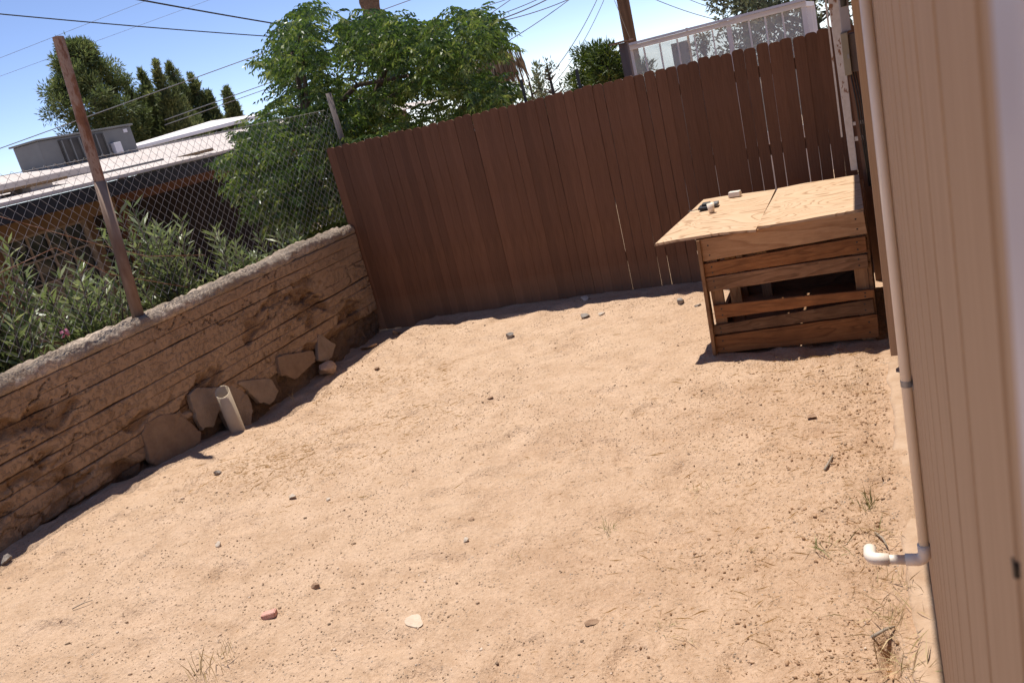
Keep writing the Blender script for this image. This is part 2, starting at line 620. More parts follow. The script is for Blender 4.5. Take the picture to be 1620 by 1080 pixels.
M['doorgrey'] = simple('grey_door_paint', (0.40, 0.37, 0.37), (0.44, 0.41, 0.41), 5, 0.5, 0.4, 0.05)
M['pvc'] = simple('cream_conduit', (0.78, 0.65, 0.51), (0.83, 0.71, 0.57), 5, 0.45, 0.45, 0.05, 60)
M['pvcwhite'] = simple('white_pvc', (0.70, 0.61, 0.51), (0.75, 0.66, 0.56), 6, 0.5, 0.45, 0.03, 60)
M['pvcstub'] = simple('dusty_pvc', (0.40, 0.31, 0.21), (0.52, 0.42, 0.30), 6, 0.7, 0.35, 0.1, 60)
M['clamp'] = simple('zinc_strap', (0.28, 0.27, 0.26), (0.36, 0.35, 0.34), 30, 0.45, 0.5, 0, metal=0.5)
M['footing'] = simple('house_footing', (0.36, 0.235, 0.15), (0.48, 0.34, 0.235), 9, 0.95, 0.1, 0.7, 50, dist=0.01)
M['peel'] = peel_mat()
M['ebox'] = simple('beige_electrical_box', (0.33, 0.29, 0.20), (0.40, 0.35, 0.26), 6, 0.6, 0.3, 0.1)
M['soffit'] = simple('eave_boards', (0.30, 0.21, 0.15), (0.38, 0.28, 0.21), 6, 0.8)
M['shingle'] = simple('grey_shingle', (0.12, 0.10, 0.09), (0.2, 0.17, 0.15), 20, 0.9)
M['darkmetal'] = simple('dark_awning', (0.016, 0.017, 0.022), (0.032, 0.032, 0.038), 4, 0.6, 0.35, 0.1)
M['roofwhite'] = simple('white_roof_coating', (0.62, 0.56, 0.53), (0.74, 0.69, 0.66), 3, 0.8, 0.2, 0.3, 30)
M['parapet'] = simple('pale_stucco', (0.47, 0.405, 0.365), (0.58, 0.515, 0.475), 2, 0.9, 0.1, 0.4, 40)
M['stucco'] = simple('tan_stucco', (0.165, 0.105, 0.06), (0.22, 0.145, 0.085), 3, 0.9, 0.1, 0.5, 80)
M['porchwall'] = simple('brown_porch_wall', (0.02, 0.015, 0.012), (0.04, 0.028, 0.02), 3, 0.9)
M['redbeam'] = simple('red_brown_beam', (0.085, 0.036, 0.018), (0.14, 0.06, 0.03), 5, 0.7, 0.3, 0.2, 30, (4, 0.3, 4))
M['pane'] = NT('window_glass').done((0.025, 0.03, 0.03), 0.08, 0.7)
M['winframe'] = simple('old_window_frame', (0.24, 0.19, 0.14), (0.32, 0.26, 0.2), 6, 0.6)
M['acgrey'] = simple('cooler_sheet_metal', (0.135, 0.132, 0.128), (0.18, 0.175, 0.17), 3, 0.55, 0.4, 0.05)
M['acdark'] = simple('cooler_louvre', (0.05, 0.045, 0.042), (0.08, 0.072, 0.066), 5, 0.7, 0.3, 0)
M['bark'] = simple('tree_bark', (0.075, 0.055, 0.042), (0.15, 0.115, 0.09), 14, 0.9, 0.1, 0.8, 60, (1, 1, 0.3), dist=0.01)
M['palmbark'] = simple('palm_trunk', (0.10, 0.065, 0.045), (0.21, 0.145, 0.10), 9, 0.9, 0.1, 0.9, 25, (1, 1, 1.5), dist=0.03)
M['pole'] = simple('creosote_pole', (0.075, 0.045, 0.028), (0.15, 0.095, 0.062), 10, 0.85, 0.15, 0.4, 40, (1, 1, 0.05))
M['greypost'] = simple('grey_timber', (0.12, 0.095, 0.085), (0.2, 0.165, 0.15), 12, 0.85, 0.15, 0.5, 50, (1, 1, 0.1))
M['gframe'] = simple('greenhouse_frame', (0.68, 0.66, 0.67), (0.76, 0.74, 0.74), 5, 0.5, 0.4, 0.05)
M['glass'] = glass_mat()
M['wire'] = NT('cable_rubber').done((0.02, 0.02, 0.022), 0.6, 0.3)
M['wirethin'] = NT('weathered_cable').done((0.16, 0.17, 0.19), 0.6, 0.3)
M['leaf'] = leaf_mat('chinaberry_leaf', (0.042, 0.074, 0.019), (0.10, 0.152, 0.035), (0.25, 0.285, 0.08), 0.38, 0.40, 0.55)
M['oleander'] = leaf_mat('oleander_leaf', (0.085, 0.115, 0.04), (0.18, 0.22, 0.085), (0.32, 0.33, 0.16), 0.42, 0.34)
M['pine'] = leaf_mat('pine_needles', (0.055, 0.08, 0.03), (0.115, 0.15, 0.055), (0.22, 0.235, 0.09), 0.6, 0.3, 0.3)
M['cypress'] = leaf_mat('cypress_foliage', (0.072, 0.098, 0.04), (0.14, 0.168, 0.064), (0.25, 0.258, 0.105), 0.6, 0.3, 0.3)
M['yellowpine'] = leaf_mat('yellow_green_needles', (0.035, 0.058, 0.012), (0.085, 0.115, 0.022), (0.16, 0.17, 0.035), 0.55, 0.25, 0.3)  # yellow-green is the needles' own colour
M['greyleaf'] = leaf_mat('dusty_leaf', (0.06, 0.075, 0.04), (0.115, 0.125, 0.07), (0.19, 0.18, 0.11), 0.6, 0.2, 0.3)
M['frond'] = leaf_mat('dead_frond', (0.13, 0.085, 0.05), (0.24, 0.17, 0.11), (0.36, 0.28, 0.2), 0.8, 0.2, 0.2)
M['greenfrond'] = leaf_mat('palm_frond', (0.03, 0.055, 0.018), (0.06, 0.09, 0.03), (0.11, 0.13, 0.05), 0.5, 0.2, 0.4)
M['straw'] = leaf_mat('straw', (0.50, 0.34, 0.14), (0.66, 0.48, 0.20), (0.72, 0.58, 0.34), 0.7, 0.1, 0.3)
M['drygrass'] = leaf_mat('dry_grass', (0.38, 0.27, 0.14), (0.55, 0.42, 0.24), (0.30, 0.27, 0.11), 0.7, 0.2, 0.3)
M['greengrass'] = leaf_mat('wispy_green_grass', (0.12, 0.14, 0.04), (0.21, 0.22, 0.08), (0.40, 0.33, 0.16), 0.7, 0.2, 0.3)
M['pebble'] = leaf_mat('pebbles', (0.20, 0.135, 0.09), (0.42, 0.29, 0.195), (0.62, 0.50, 0.40), 0.9, 0.0, 0.15)
M['crumb'] = leaf_mat('soil_crumbs', (0.22, 0.125, 0.07), (0.38, 0.235, 0.14), (0.52, 0.35, 0.22), 0.95, 0.0, 0.1)
M['flower'] = NT('pink_petal').done((0.7, 0.25, 0.34), 0.6, 0.3)


def rock_mat(name, a, b):
    return simple(name, a, b, 22, 0.92, 0.12, 0.7, 90, dist=0.006)


# ================================================================ GROUND
def axis(lo, hi, step, far, grow=1.35):
    a = list(np.arange(lo, hi + step / 2, step))
    d = step
    while a[-1] < far:
        d *= grow
        a.append(a[-1] + d)
    d = step
    while a[0] > -far:
        d *= grow
        a.insert(0, a[0] - d)
    return np.array(a)


gx = axis(-4.95, 0.12, 0.0165, 600)
gy = axis(1.7, 7.25, 0.0185, 600)
GX, GY = np.meshgrid(gx, gy)
Pg = np.stack([GX, GY, gz(GX, GY)], -1)
ground = link('ground', grid_mesh('ground', Pg), M['sand'], smooth=True, kind='structure')

# ================================================================ HOUSE ON THE RIGHT
HX = 0.044
house = thing('house', 'tan house with grooved vertical siding along the right edge of the yard', 'house', (HX, 2.5, 0))
MB().box(0.064, 4.0, -2.0, 4.76, 0.08, 2.5).build('wall_core', M['groove'], house)
y = 0.39 - 0.2035
k = 0
while y < 4.7:
    y0, y1 = max(y, 0.236) + 0.0065, min(y + 0.2035, 4.74) - 0.0065
    if y1 - y0 > 0.02:
        b = MB()
        zb = 0.115 + random.uniform(-0.004, 0.004)
        b.prism([(HX, y0 + 0.003, zb), (HX, y1 - 0.003, zb), (0.053, y1, zb), (0.0635, y1, zb), (0.0635, y0, zb), (0.053, y0, zb)], (0, 0, 2.45 - zb))
        b.build('siding_board', M['siding'], house)
    y += 0.2035
MB().box(-0.004, 0.0635, 4.742, 4.80, 0.10, 2.48).build('corner_trim', M['siding'], house, bevel=0.003)
kn_ = MB()
kn_.prism([(HX - 0.0008, 0.401 + 0.0045 * math.cos(q) * (1 + 0.2 * math.sin(3 * q)), 1.706 + 0.0042 * math.sin(q) - (0.002 if math.sin(q) < -0.5 else 0)) for q in np.linspace(0, 5.9, 12)], (0.004, 0, 0))
kn_.build('knot', M['nail'], house)
dt = MB()
dt.box(0.029, 0.0635, 0.195, 0.2355, 0.02, 2.2)
dt.build('door_casing', M['white'], house, bevel=0.002)
MB().box(0.036, 0.0635, -0.72, 0.194, 0.02, 2.2).build('door', M['doorgrey'], house, bevel=0.002)
MB().box(-0.396, 0.3, -2.2, 7.6, 2.50, 2.56).build('eave', M['soffit'], house)
MB().box(-0.42, -0.398, -2.2, 7.6, 2.47, 2.62).build('fascia_board', M['white'], house, bevel=0.003)
MB().prism([(-0.415, -2.25, 2.63), (4.3, -2.25, 3.6), (4.3, -2.25, 3.55), (-0.396, -2.25, 2.565)], (0, 9.9, 0)).build('roof', M['shingle'], house)
# rear ell behind the corner
MB().box(0.42, 4.0, 4.77, 6.95, 0.05, 2.49).build('rear_wall', M['siding'], house)
# footing
ysf = np.arange(1.0, 4.9, 0.03)


def ft(X, Y, Z):
    n = fbm(Y * 6, Z * 9, 1.3, 3)
    return (X < 0.03) * n * 0.028, 0 * X, (Z > 0.005) * (0.022 * fbm(Y * 5 + 4, X * 14, 2, 4, 0.6))


sweep([(-0.030, -0.12), (-0.030, 0.0), (-0.015, 0.008), (0.01, 0.012), (0.03, 0.014), (0.063, 0.014), (0.063, -0.12)], ysf, ft).build('footing', M['footing'], house, True)

# conduit
PY = 2.25
PR = 0.0138
PXc = HX - PR - 0.0015
pipe = thing('conduit_pipe', 'cream plastic conduit running down the tan siding to a white elbow', 'pipe', (PXc, PY, 0.46))
MB().tube([(PXc, PY, 0.49), (PXc, PY, 2.49)], PR, 20).build('riser', M['pvc'], pipe, True)
el = MB()
R0 = 0.024
zc = 0.462
arc = [(PXc, PY, 0.512)] + [(PXc - R0 + R0 * math.cos(a), PY, zc + R0 - R0 * math.sin(a)) for a in np.linspace(0, math.pi / 2, 7)] + [(PXc - 0.052, PY, zc)]
el.tube(arc, PR * 1.28, 18)
el.build('elbow', M['pvc'], pipe, True)
hz = MB()
hz.tube([(PXc - 0.045, PY, zc), (PXc - 0.12, PY, zc)], PR, 18)
hz.build('run', M['pvcwhite'], pipe, True)
el2 = MB()
xe = PXc - 0.095
el2.tube([(xe, PY, zc)] + [(xe - 0.03 - 0.02 * math.sin(a), PY + 0.02 - 0.02 * math.cos(a), zc + 0.002) for a in np.linspace(0, math.pi / 2, 6)] + [(xe - 0.05, PY + 0.05, zc + 0.004)], PR * 1.28, 18)
el2.build('end_elbow', M['pvcwhite'], pipe, True)
cl = MB()
cl.tube([(PXc, PY, 1.000), (PXc, PY, 1.016)], PR + 0.0016, 20)
cl.box(HX - 0.003, HX - 0.0005, PY - 0.034, PY + 0.034, 1.000, 1.016)
cl.build('strap', M['clamp'], pipe)

# electrical boxes and boards by the back corner
eb = thing('electrical_box', 'beige electrical box with conduits between house corner and white board', 'electrical box', (-0.04, 6.0, 1.55))
MB().box(-0.088, -0.046, 5.97, 6.2, 1.555, 1.815).build('box_cover', M['ebox'], eb, bevel=0.004)
MB().box(-0.044, 0.0, 6.0, 6.2, 1.565, 1.80).build('box_body', M['greypost'], eb, bevel=0.004)
MB().box(-0.078, -0.022, 6.02, 6.12, 1.82, 2.48).build('riser_channel', M['doorgrey'], eb, bevel=0.004)
MB().tube([(-0.05, 6.01, 2.5), (-0.05, 6.01, 1.97)], 0.018, 12).build('dark_conduit', M['steel'], eb, True)
cb = MB()
for dx in (0, 0.016, 0.03):
    cb.tube([(-0.055 + dx, 6.08, 1.56), (-0.04 + dx, 6.1, 1.35), (-0.028 + dx * 0.6, 6.1, 1.05), (-0.02 + dx * 0.5, 6.12, 0.8)], 0.005, 6)
cb.build('loose_cables', M['nail'], eb, True)
MB().box(-0.062, -0.05, 5.955, 5.972, 1.655, 1.68).build('latch', M['clamp'], eb)

wb = thing('white_board', 'upright white board with peeling paint hanging before the brown fence', 'board', (-0.11, 6.55, 0.85))
MB().hexa([(-0.130, 6.53, 0.852), (-0.084, 6.53, 0.85), (-0.084, 6.57, 0.85), (-0.130, 6.57, 0.852),
           (-0.156, 6.53, 2.47), (-0.082, 6.53, 2.47), (-0.082, 6.57, 2.47), (-0.156, 6.57, 2.47)]).build('upright', M['peel'], wb, bevel=0.003)
MB().box(-0.170, -0.158, 6.54, 6.565, 1.1, 2.47).build('edge_strip', M['peel'], wb)
for z0, z1 in ((1.165, 1.19), (1.055, 1.085)):
    MB().box(-0.083, 0.10, 6.535, 6.56, z0, z1).build('batten', M['peel'], wb, bevel=0.002)
MB().box(-0.052, 0.36, 6.575, 6.595, -0.03, 0.845).build('added_gap_board', M['rail'], wb)  # added dark board, hides the sunlit strip between kennel and house
MB().hexa([(-0.05, 6.5, 0.80), (-0.03, 6.5, 0.80), (-0.03, 6.52, 0.80), (-0.05, 6.52, 0.80),
           (-0.075, 6.5, 1.5), (-0.055, 6.5, 1.5), (-0.055, 6.52, 1.5), (-0.075, 6.52, 1.5)]).build('brown_lath', M['rail'], wb)

# ================================================================ WOODEN FENCE
fence = thing('wooden_fence', 'tall brown stained picket fence closing off the back of the yard', 'fence', (-2.3, FENCE_Y, 0))
PW = 0.0885


def picket_mesh(k):
    rr = random.Random(k)
    h = 1.845
    w = PW / 2
    c = 0.029 + rr.uniform(-0.004, 0.006)
    wane = (0, 0, 0, 0.003, 0.0045, 0.0025)[k]
    pts = [(-w + wane, -0.06), (w - wane * 0.3, -0.06), (w - wane * 0.3, 0.75), (w, 1.15)]
    for a in np.linspace(0, math.pi / 2, 5):
        pts.append((w - c + c * math.cos(a), h - c * 0.9 + c * 0.9 * math.sin(a)))
    for a in np.linspace(math.pi / 2, math.pi, 5):
        pts.append((-w + c + c * math.cos(a), h - c * 0.9 + c * 0.9 * math.sin(a)))
    if wane:
        pts += [(-w, 1.15), (-w + wane, 0.80 + 0.1 * rr.random())]
    b = MB().prism([(x, 0, z) for x, z in pts], (0, 0.017, 0))
    me = b.mesh('picket')
    me.materials.append(M['fence'])
    return me


pm = [picket_mesh(k) for k in range(6)]
x = -4.84 + PW / 2
k = 0
while x < 0.42:
    t_ = (x + 4.8) / 4.8
    o = bpy.data.objects.new('picket', pm[random.choice((0, 1, 2)) if t_ < 0.5 or random.random() < 0.4 else random.choice((3, 4, 5))])
    COL.objects.link(o)
    o.parent = fence
    o.location = (x + 2.3, random.uniform(-0.002, 0.003), random.uniform(-0.010, 0.008))
    o.rotation_euler = (random.uniform(-0.002, 0.002), random.uniform(-0.0030, 0.0030) * (0.35 + 1.1 * t_), random.uniform(-0.02, 0.02))
    x += PW + (random.uniform(0.0002, 0.0012) if t_ < 0.42 else random.uniform(0.0002, 0.0024 + 0.0014 * (t_ > 0.75)))
    k += 1
for z in (0.28, 0.98, 1.60):
    MB().box(-4.83, 0.44, FENCE_Y + 0.024, FENCE_Y + 0.062, z, z + 0.088).build('rail', M['rail'], fence)
for px in (-4.0, -1.6, 0.2):
    MB().box(px, px + 0.09, FENCE_Y + 0.064, FENCE_Y + 0.15, -0.2, 1.78).build('post', M['rail'], fence)
for x0, zt in ((-2.80, 2.03), (-2.27, 2.0)):
    sp = thing('steel_post', 'dark steel post sticking up behind the fence ' + ('nearest the leafy tree' if x0 < -2.5 else 'in front of the yellow-green pine'), 'post', (x0, 7.45, 0), 'steel posts behind the fence')
    MB().box(x0 - 0.014, x0 + 0.014, 7.44, 7.446, -0.1, zt).build('flange', M['steel'], sp)
    MB().box(x0 - 0.003, x0 + 0.003, 7.4465, 7.475, -0.1, zt - 0.003).build('web', M['steel'], sp)

# ================================================================ EARTH WALL ON THE LEFT
wall = thing('earth_wall', 'low eroded earth wall with rough pale coping along the left side', 'wall', (WALL_X, 4.0, 0))
WY0, WY1 = 0.9, 7.125
ysw = np.arange(WY0, WY1 + 0.001, 0.012)


def erode(Y, Z):
    lo = S((4.9 - Y) / 3.0) * 0.20 + S((0.60 - Z) / 0.5) * 0.24 + 0.20 * np.exp(-((Y - 6.3) / 0.6) ** 2 - ((Z - 0.7) / 0.4) ** 2)
    lo = lo - 0.35 * S((Z - 0.78) / 0.12)
    w = 0.25 * vnoise(Y * 6, Z * 6, 3)
    e = fbm(Y * 1.5 + 3.0 + w, Z * 3.2 + w, 0.5, 5, 0.62)
    pit = S((e - (0.13 - lo)) / 0.26)
    rough_ = fbm(Y * 19, Z * 19, 4.4, 3, 0.65)
    clods = S((vnoise(Y * 12, Z * 13, 21.0) - 0.05) / 0.35)
    d = pit * (0.020 + 0.030 * (rough_ * 0.5 + 0.5) - 0.014 * clods)
    d = d + 0.006 * (fbm(Y * 7, Z * 9, 8.8, 3) * 0.5 + 0.5)
    hole = vnoise(Y * 9.3, Z * 11, 12.0)
    d = d + 0.035 * S((hole - 0.7) / 0.12) * pit
    # cracks
    cr = np.abs(vnoise(Y * 1.9 + 0.8 * vnoise(Y * 9, Z * 9, 1), Z * 4 + 0.8 * vnoise(Y * 7, Z * 7, 2), 6.0))
    ck = np.clip(1 - cr / 0.022, 0, 1) * (vnoise(Y * 1.3, Z * 2.0, 3.3) > 0.0)
    return d + 0.02 * ck, np.clip(pit + 0.6 * ck, 0, 1)


def tinted(o, fn):
    me = o.data
    co_ = np.zeros(len(me.vertices) * 3, np.float32)
    me.vertices.foreach_get('co', co_)
    co_ = co_.reshape(-1, 3)
    a_ = me.attributes.new('tint', 'FLOAT', 'POINT')
    a_.data.foreach_set('value', np.asarray(fn(co_[:, 0], co_[:, 1], co_[:, 2]), np.float32))
    return o


def course(z0, z1, kk):
    zs = np.concatenate([[z0, z0 + 0.003, z0 + 0.007], np.linspace(z0 + 0.013, z1 - 0.013, 8), [z1 - 0.007, z1 - 0.003, z1]])
    tilt = random.uniform(0.004, 0.010)
    prof = [(-4.87, z0)] + [(WALL_X, z) for z in zs] + [(-4.87, z1)]
    gd = random.uniform(0.004, 0.008)

    def disp(X, Y, Z):
        fr = X > -4.8
        m_ = np.minimum(Z - z0, z1 - Z)
        edge = 1 - S(m_ / 0.005)
        hold = S(vnoise(Y * 0.9, kk * 3.7, 2) * 1.2 + 0.85)
        er, pit = erode(Y, Z)
        d = er + edge * gd * hold * (1 - 0.8 * pit) + 0.006 * vnoise(Y * 0.6, kk * 5.1, 1)
        dz = tilt * vnoise(Y * 0.7, kk * 2.2, 5) + 0.004 * vnoise(Y * 4, kk * 1.7, 3)
        return -1.0 * fr * d, 0 * X, dz
    tinted(sweep(prof, ysw, disp).build('earth_course', M['earth'], wall, True), lambda x_, y_, z_: erode(y_, z_)[1])


zb = np.linspace(0.17, 0.985, 10)
for i in range(9):
    course(zb[i] + 0.0012, zb[i + 1] - 0.0012, i)


def base_disp(X, Y, Z):
    fr = X > -4.8
    d = 0.02 + 0.05 * (fbm(Y * 5, Z * 6, 1.1, 4, 0.6) * 0.5 + 0.5) - 0.02 * S((vnoise(Y * 11, Z * 11, 2) - 0.2) / 0.4) + 0.03 * S((vnoise(Y * 22, Z * 22, 7) - 0.1) / 0.5)
    return -1.0 * fr * d, 0 * X, 0 * X


tinted(sweep([(-4.9, -0.3)] + [(WALL_X, z) for z in np.linspace(-0.3, 0.168, 36)] + [(-4.9, 0.168)], ysw, base_disp).build('rubble_base', M['rubble'], wall, True), lambda x_, y_, z_: 0.55 + 0.6 * fbm(y_ * 3, z_ * 4, 2, 3))
tinted(MB().box(-5.02, -4.865, WY0, WY1, -0.5, 0.985).build('core', M['earth'], wall), lambda x_, y_, z_: 1 + 0 * x_)


def cap_disp(X, Y, Z):
    n = fbm(Y * 5, X * 9, Z * 9, 4, 0.6)
    tp = Z > 1.0
    sag = 0.010 * vnoise(Y * 0.9, 1, 1) + 0.018 * S((vnoise(Y * 2.2, 3, 3) - 0.2) / 0.4)
    n = n + 0.35 * vnoise(Y * 31, X * 33, Z * 30)
    return n * 0.024, 0 * X, tp * (sag + 0.020 * n + 0.012 * vnoise(Y * 25, X * 30, 2)) + (~tp) * 0.003 * n


cp = [(-5.04, 0.988), (-4.95, 0.988), (-4.87, 0.988), (-4.775, 0.988), (-4.768, 1.005), (-4.768, 1.03), (-4.775, 1.05), (-4.79, 1.062)] + \
     [(xx, 1.068) for xx in np.linspace(-4.81, -4.99, 10)] + [(-5.02, 1.055), (-5.035, 1.02)]
tinted(sweep(cp, np.arange(WY0, WY1, 0.011), cap_disp).build('coping', M['capc'], wall, True), lambda x_, y_, z_: np.clip(0.25 + 0.7 * fbm(y_ * 4, x_ * 8, z_ * 6, 3), 0, 1))


def slab(outline, X, lab, mat, lean=0.10, th=0.035):
    P = [at(px, py, X=X) for px, py in outline]
    zmin = min(p.z for p in P)
    ym = sum(p.y for p in P) / len(P)
    for p in P:
        p.x += -lean * (p.z - zmin)
    n = len(P)
    # soften the outline
    Q = []
    for i in range(n):
        a, b_, c = P[i - 1], P[i], P[(i + 1) % n]
        Q += [b_.lerp(a, 0.3), b_.lerp(a, 0.12), b_ * 0.94 + (a + c) * 0.03, b_.lerp(c, 0.16)]
    ctr = sum(Q, Vector()) / len(Q)
    b = MB()
    front = [q + Vector((0, random.uniform(-.009, .009), random.uniform(-.009, .009))) for q in Q]
    inner = [ctr + (q - ctr) * random.uniform(0.95, 0.985) + Vector((random.uniform(0.001, 0.007), 0, 0.001)) for q in front]
    back = [q - Vector((th, 0, 0)) for q in front]
    k = len(front)
    v = inner + front + back + [ctr + Vector((0.010, 0, 0.001))]
    f = [(i, (i + 1) % k, 3 * k) for i in range(k)]
    f += [(k + i, k + (i + 1) % k, (i + 1) % k, i) for i in range(k)]
    f += [(2 * k + i, 2 * k + (i + 1) % k, k + (i + 1) % k, k + i) for i in range(k)] + [tuple(2 * k + i for i in range(k))]
    b.add(v, f)
    o = b.build('stone_slab', mat, None)
    tag(o, lab, 'slab', 'stone slabs leaning on the earth wall')
    return o


slab([(230, 690), (236, 668), (262, 655), (290, 654), (320, 682), (318, 700), (285, 730), (242, 735)], -4.735, 'largest brown slab leaning on the wall foot, left of the pipe stub', M['slab'])
slab([(304, 622), (322, 611), (348, 612), (352, 640), (338, 676), (320, 678), (310, 650)], -4.738, 'grey slab leaning on the wall just left of the pipe stub', M['slabgrey'])
slab([(352, 612), (374, 609), (394, 622), (402, 650), (396, 680), (368, 682), (352, 650)], -4.742, 'rounded grey slab standing directly behind the pipe stub', M['slabgrey'])
slab([(380, 604), (432, 598), (442, 618), (430, 640), (412, 636), (398, 622)], -4.735, 'pale slab against the wall just right of the pipe stub', M['slabgrey'])
slab([(442, 562), (497, 553), (500, 572), (470, 600), (446, 592)], -4.732, 'low wide slab at the wall foot beyond the pipe stub', M['slab'])
slab([(509, 527), (534, 546), (520, 572), (504, 570)], -4.735, 'small pale triangular slab nearest the fence corner', M['slabgrey'], 0.15, 0.03)

# pipe stub
ps = G(374, 673)
psx, psy = -4.60, 4.57
pz = float(gz(psx, psy)) - 0.12
b = MB()
n = 26
ang = [2 * math.pi * i / n for i in range(n)]


def ring(r, z, tilt):
    return [(psx + r * math.cos(a) - 0.02 * (z - pz), psy + r * math.sin(a) - 0.03 * (z - pz), z + tilt * (0.7 * math.sin(a) - 0.5 * math.cos(a))) for a in ang]


v = ring(0.056, pz, 0) + ring(0.056, 0.352, 0.040) + ring(0.050, 0.352, 0.036) + ring(0.050, pz, 0)
f = []
for lv in range(3):
    for i in range(n):
        j = (i + 1) % n
        f.append((lv * n + i, lv * n + j, lv * n + n + j, lv * n + n + i))
b.add(v, f)
tag(b.build('pipe_stub', M['pvcstub'], None, True), 'short cream plastic pipe stub standing upright against the earth wall', 'pipe')

# ================================================================ CHAIN-LINK FENCE ON THE WALL
cf = thing('chain_link_fence', 'galvanised chain-link fence with tall rusty post on top of the earth wall', 'fence', (-4.9, 4.3, 1.05))
foot, top = Vector((-4.885, 4.31, 0.98)), Vector((-4.89, 4.53, 3.01))
mid = foot.lerp(top, 0.52)
pb = MB()
nn = 16
pb.tube([mid - (top - foot) * 0.02, mid.lerp(top, 0.5), top], 0.037, nn, False)
pb.tube([top, mid.lerp(top, 0.9)], 0.031, nn, False)
pb.build('tall_post', M['rust'], cf, True)
MB().tube([foot, foot.lerp(top, 0.26), mid], [0.043, 0.041, 0.0405], 16).build('post_sleeve', M['sleeve'], cf, True)
MB().tube([(-4.9, 7.57, 1.0), (-4.9, 7.55, 2.36)], 0.030, 12).build('end_post', M['greypost'], cf, True)
MZ0, MZ1, DY, DZ = 1.09, 2.205, 0.041, 0.040
Vw, Fw = [], []
nz = int((MZ1 - MZ0) / DZ)
wy = np.arange(1.6, 7.55, DY)
off3 = [(0.0017 * math.cos(a), 0.0017 * math.sin(a)) for a in (0.3, 2.4, 4.5)]
for i, y in enumerate(wy):
    zz = MZ1 - DZ * np.arange(nz + 1)
    yy = y + (DY / 2) * np.where((np.arange(nz + 1) + 0) % 2 == 0, 1, -1)
    yy = yy if i % 2 == 0 else 2 * y - yy
    xx = -4.935 + 0.0022 * np.where(np.arange(nz + 1) % 2 == 0, 1, -1) * (1 if i % 2 else -1)
    xx = xx + 0.012 * vnoise(yy * 1.1, zz * 1.6, 2) 
    sagz = 0.018 * vnoise(yy * 0.8, 3, 1) + 0.006 * vnoise(yy * 4, zz * 3, 5)
    o = len(Vw)
    for j in range(nz + 1):
        for ox, oy in off3:
            Vw.append((xx[j] + ox, yy[j] + oy, zz[j] + sagz[j]))
    for j in range(nz):
        for q in range(3):
            a, c = o + j * 3 + q, o + j * 3 + (q + 1) % 3
            Fw.append((a, c, c + 3, a + 3))
link('wire_mesh', fast_mesh('wire_mesh', np.array(Vw), np.array(Fw)), M['galv'], cf, True, kind='stuff')
tw = MB()
ty = np.arange(1.6, 7.58, 0.15)
tw.tube([(-4.93, q, MZ1 + 0.018 * float(vnoise(q * 0.8, 3, 1)) - 0.012) for q in ty], 0.0022, 5)
tw.build('tension_wire', M['galv'], cf, True)
lw = MB()
for pts in (((-4.92, 3.55, 2.02), (-4.92, 4.2, 1.66), (-4.90, 4.6, 1.45), (-4.93, 5.2, 1.30)), ((-4.92, 3.2, 1.62), (-4.9, 3.9, 1.70), (-4.92, 4.25, 1.42), (-4.93, 4.9, 1.12))):
    lw.tube(pts, 0.0030, 5)
lw.build('loose_wire', M['rust'], cf, True)

# ================================================================ NEIGHBOUR'S HOUSE
nh = thing('neighbour_house', 'low flat-roofed stucco house with dark porch beyond the chain-link fence', 'house', (-10, 8, -0.38))
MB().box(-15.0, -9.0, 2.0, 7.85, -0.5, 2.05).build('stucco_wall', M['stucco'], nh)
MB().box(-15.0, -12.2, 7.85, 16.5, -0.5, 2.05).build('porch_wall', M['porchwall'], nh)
MB().prism([(-8.05, 2.0, 2.055), (-8.05, 2.0, 2.075), (-12.2, 2.0, 2.50), (-12.2, 2.0, 2.44)], (0, 15.4, 0)).build('sloped_roof', M['parapet'], nh)
MB().box(-8.048, -8.0, 2.0, 12.45, 2.062, 2.095).build('roof_edge', M['roofwhite'], nh)
MB().box(-8.12, -8.02, 2.0, 12.4, 1.88, 2.05).build('dark_fascia', M['darkmetal'], nh)
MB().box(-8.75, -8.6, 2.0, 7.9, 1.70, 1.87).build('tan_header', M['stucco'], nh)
MB().box(-8.75, -8.6, 7.92, 12.4, 1.76, 1.875).build('porch_beam', M['redbeam'], nh)
for yy in (7.95, 12.2):
    MB().box(-8.74, -8.61, yy, yy + 0.12, -0.45, 1.755).build('porch_post', M['redbeam'], nh)
win = MB()
wy0, wy1, wz0, wz1 = 6.55, 7.62, 0.55, 1.66
win.box(-9.0, -8.95, wy0 - 0.06, wy0, wz0 - 0.06, wz1 + 0.06)
win.box(-9.0, -8.95, wy1, wy1 + 0.06, wz0 - 0.06, wz1 + 0.06)
win.box(-9.0, -8.951, wy0, wy1, wz1, wz1 + 0.06)
win.box(-9.0, -8.93, wy0, wy1, wz0 - 0.06, wz0)
w_o = win.build('window', M['winframe'], nh)
MB().box(-8.995, -8.985, wy0 + 0.001, wy1 - 0.001, wz0 + 0.001, wz1 - 0.001).build('pane', M['pane'], w_o)
for i in range(1, 4):
    yy = wy0 + (wy1 - wy0) * i / 4
    MB().box(-8.975, -8.955, yy - 0.012, yy + 0.012, wz0, wz1).build('grille_bar', M['winframe'], w_o)
for i in range(1, 4):
    z_ = wz0 + (wz1 - wz0) * i / 4
    MB().box(-8.953, -8.935, wy0, wy1, z_ - 0.012, z_ + 0.012).build('grille_bar', M['winframe'], w_o)
MB().box(-8.995, -8.90, 2.4, 6.1, 1.0, 1.06).build('ledge', M['stucco'], nh)
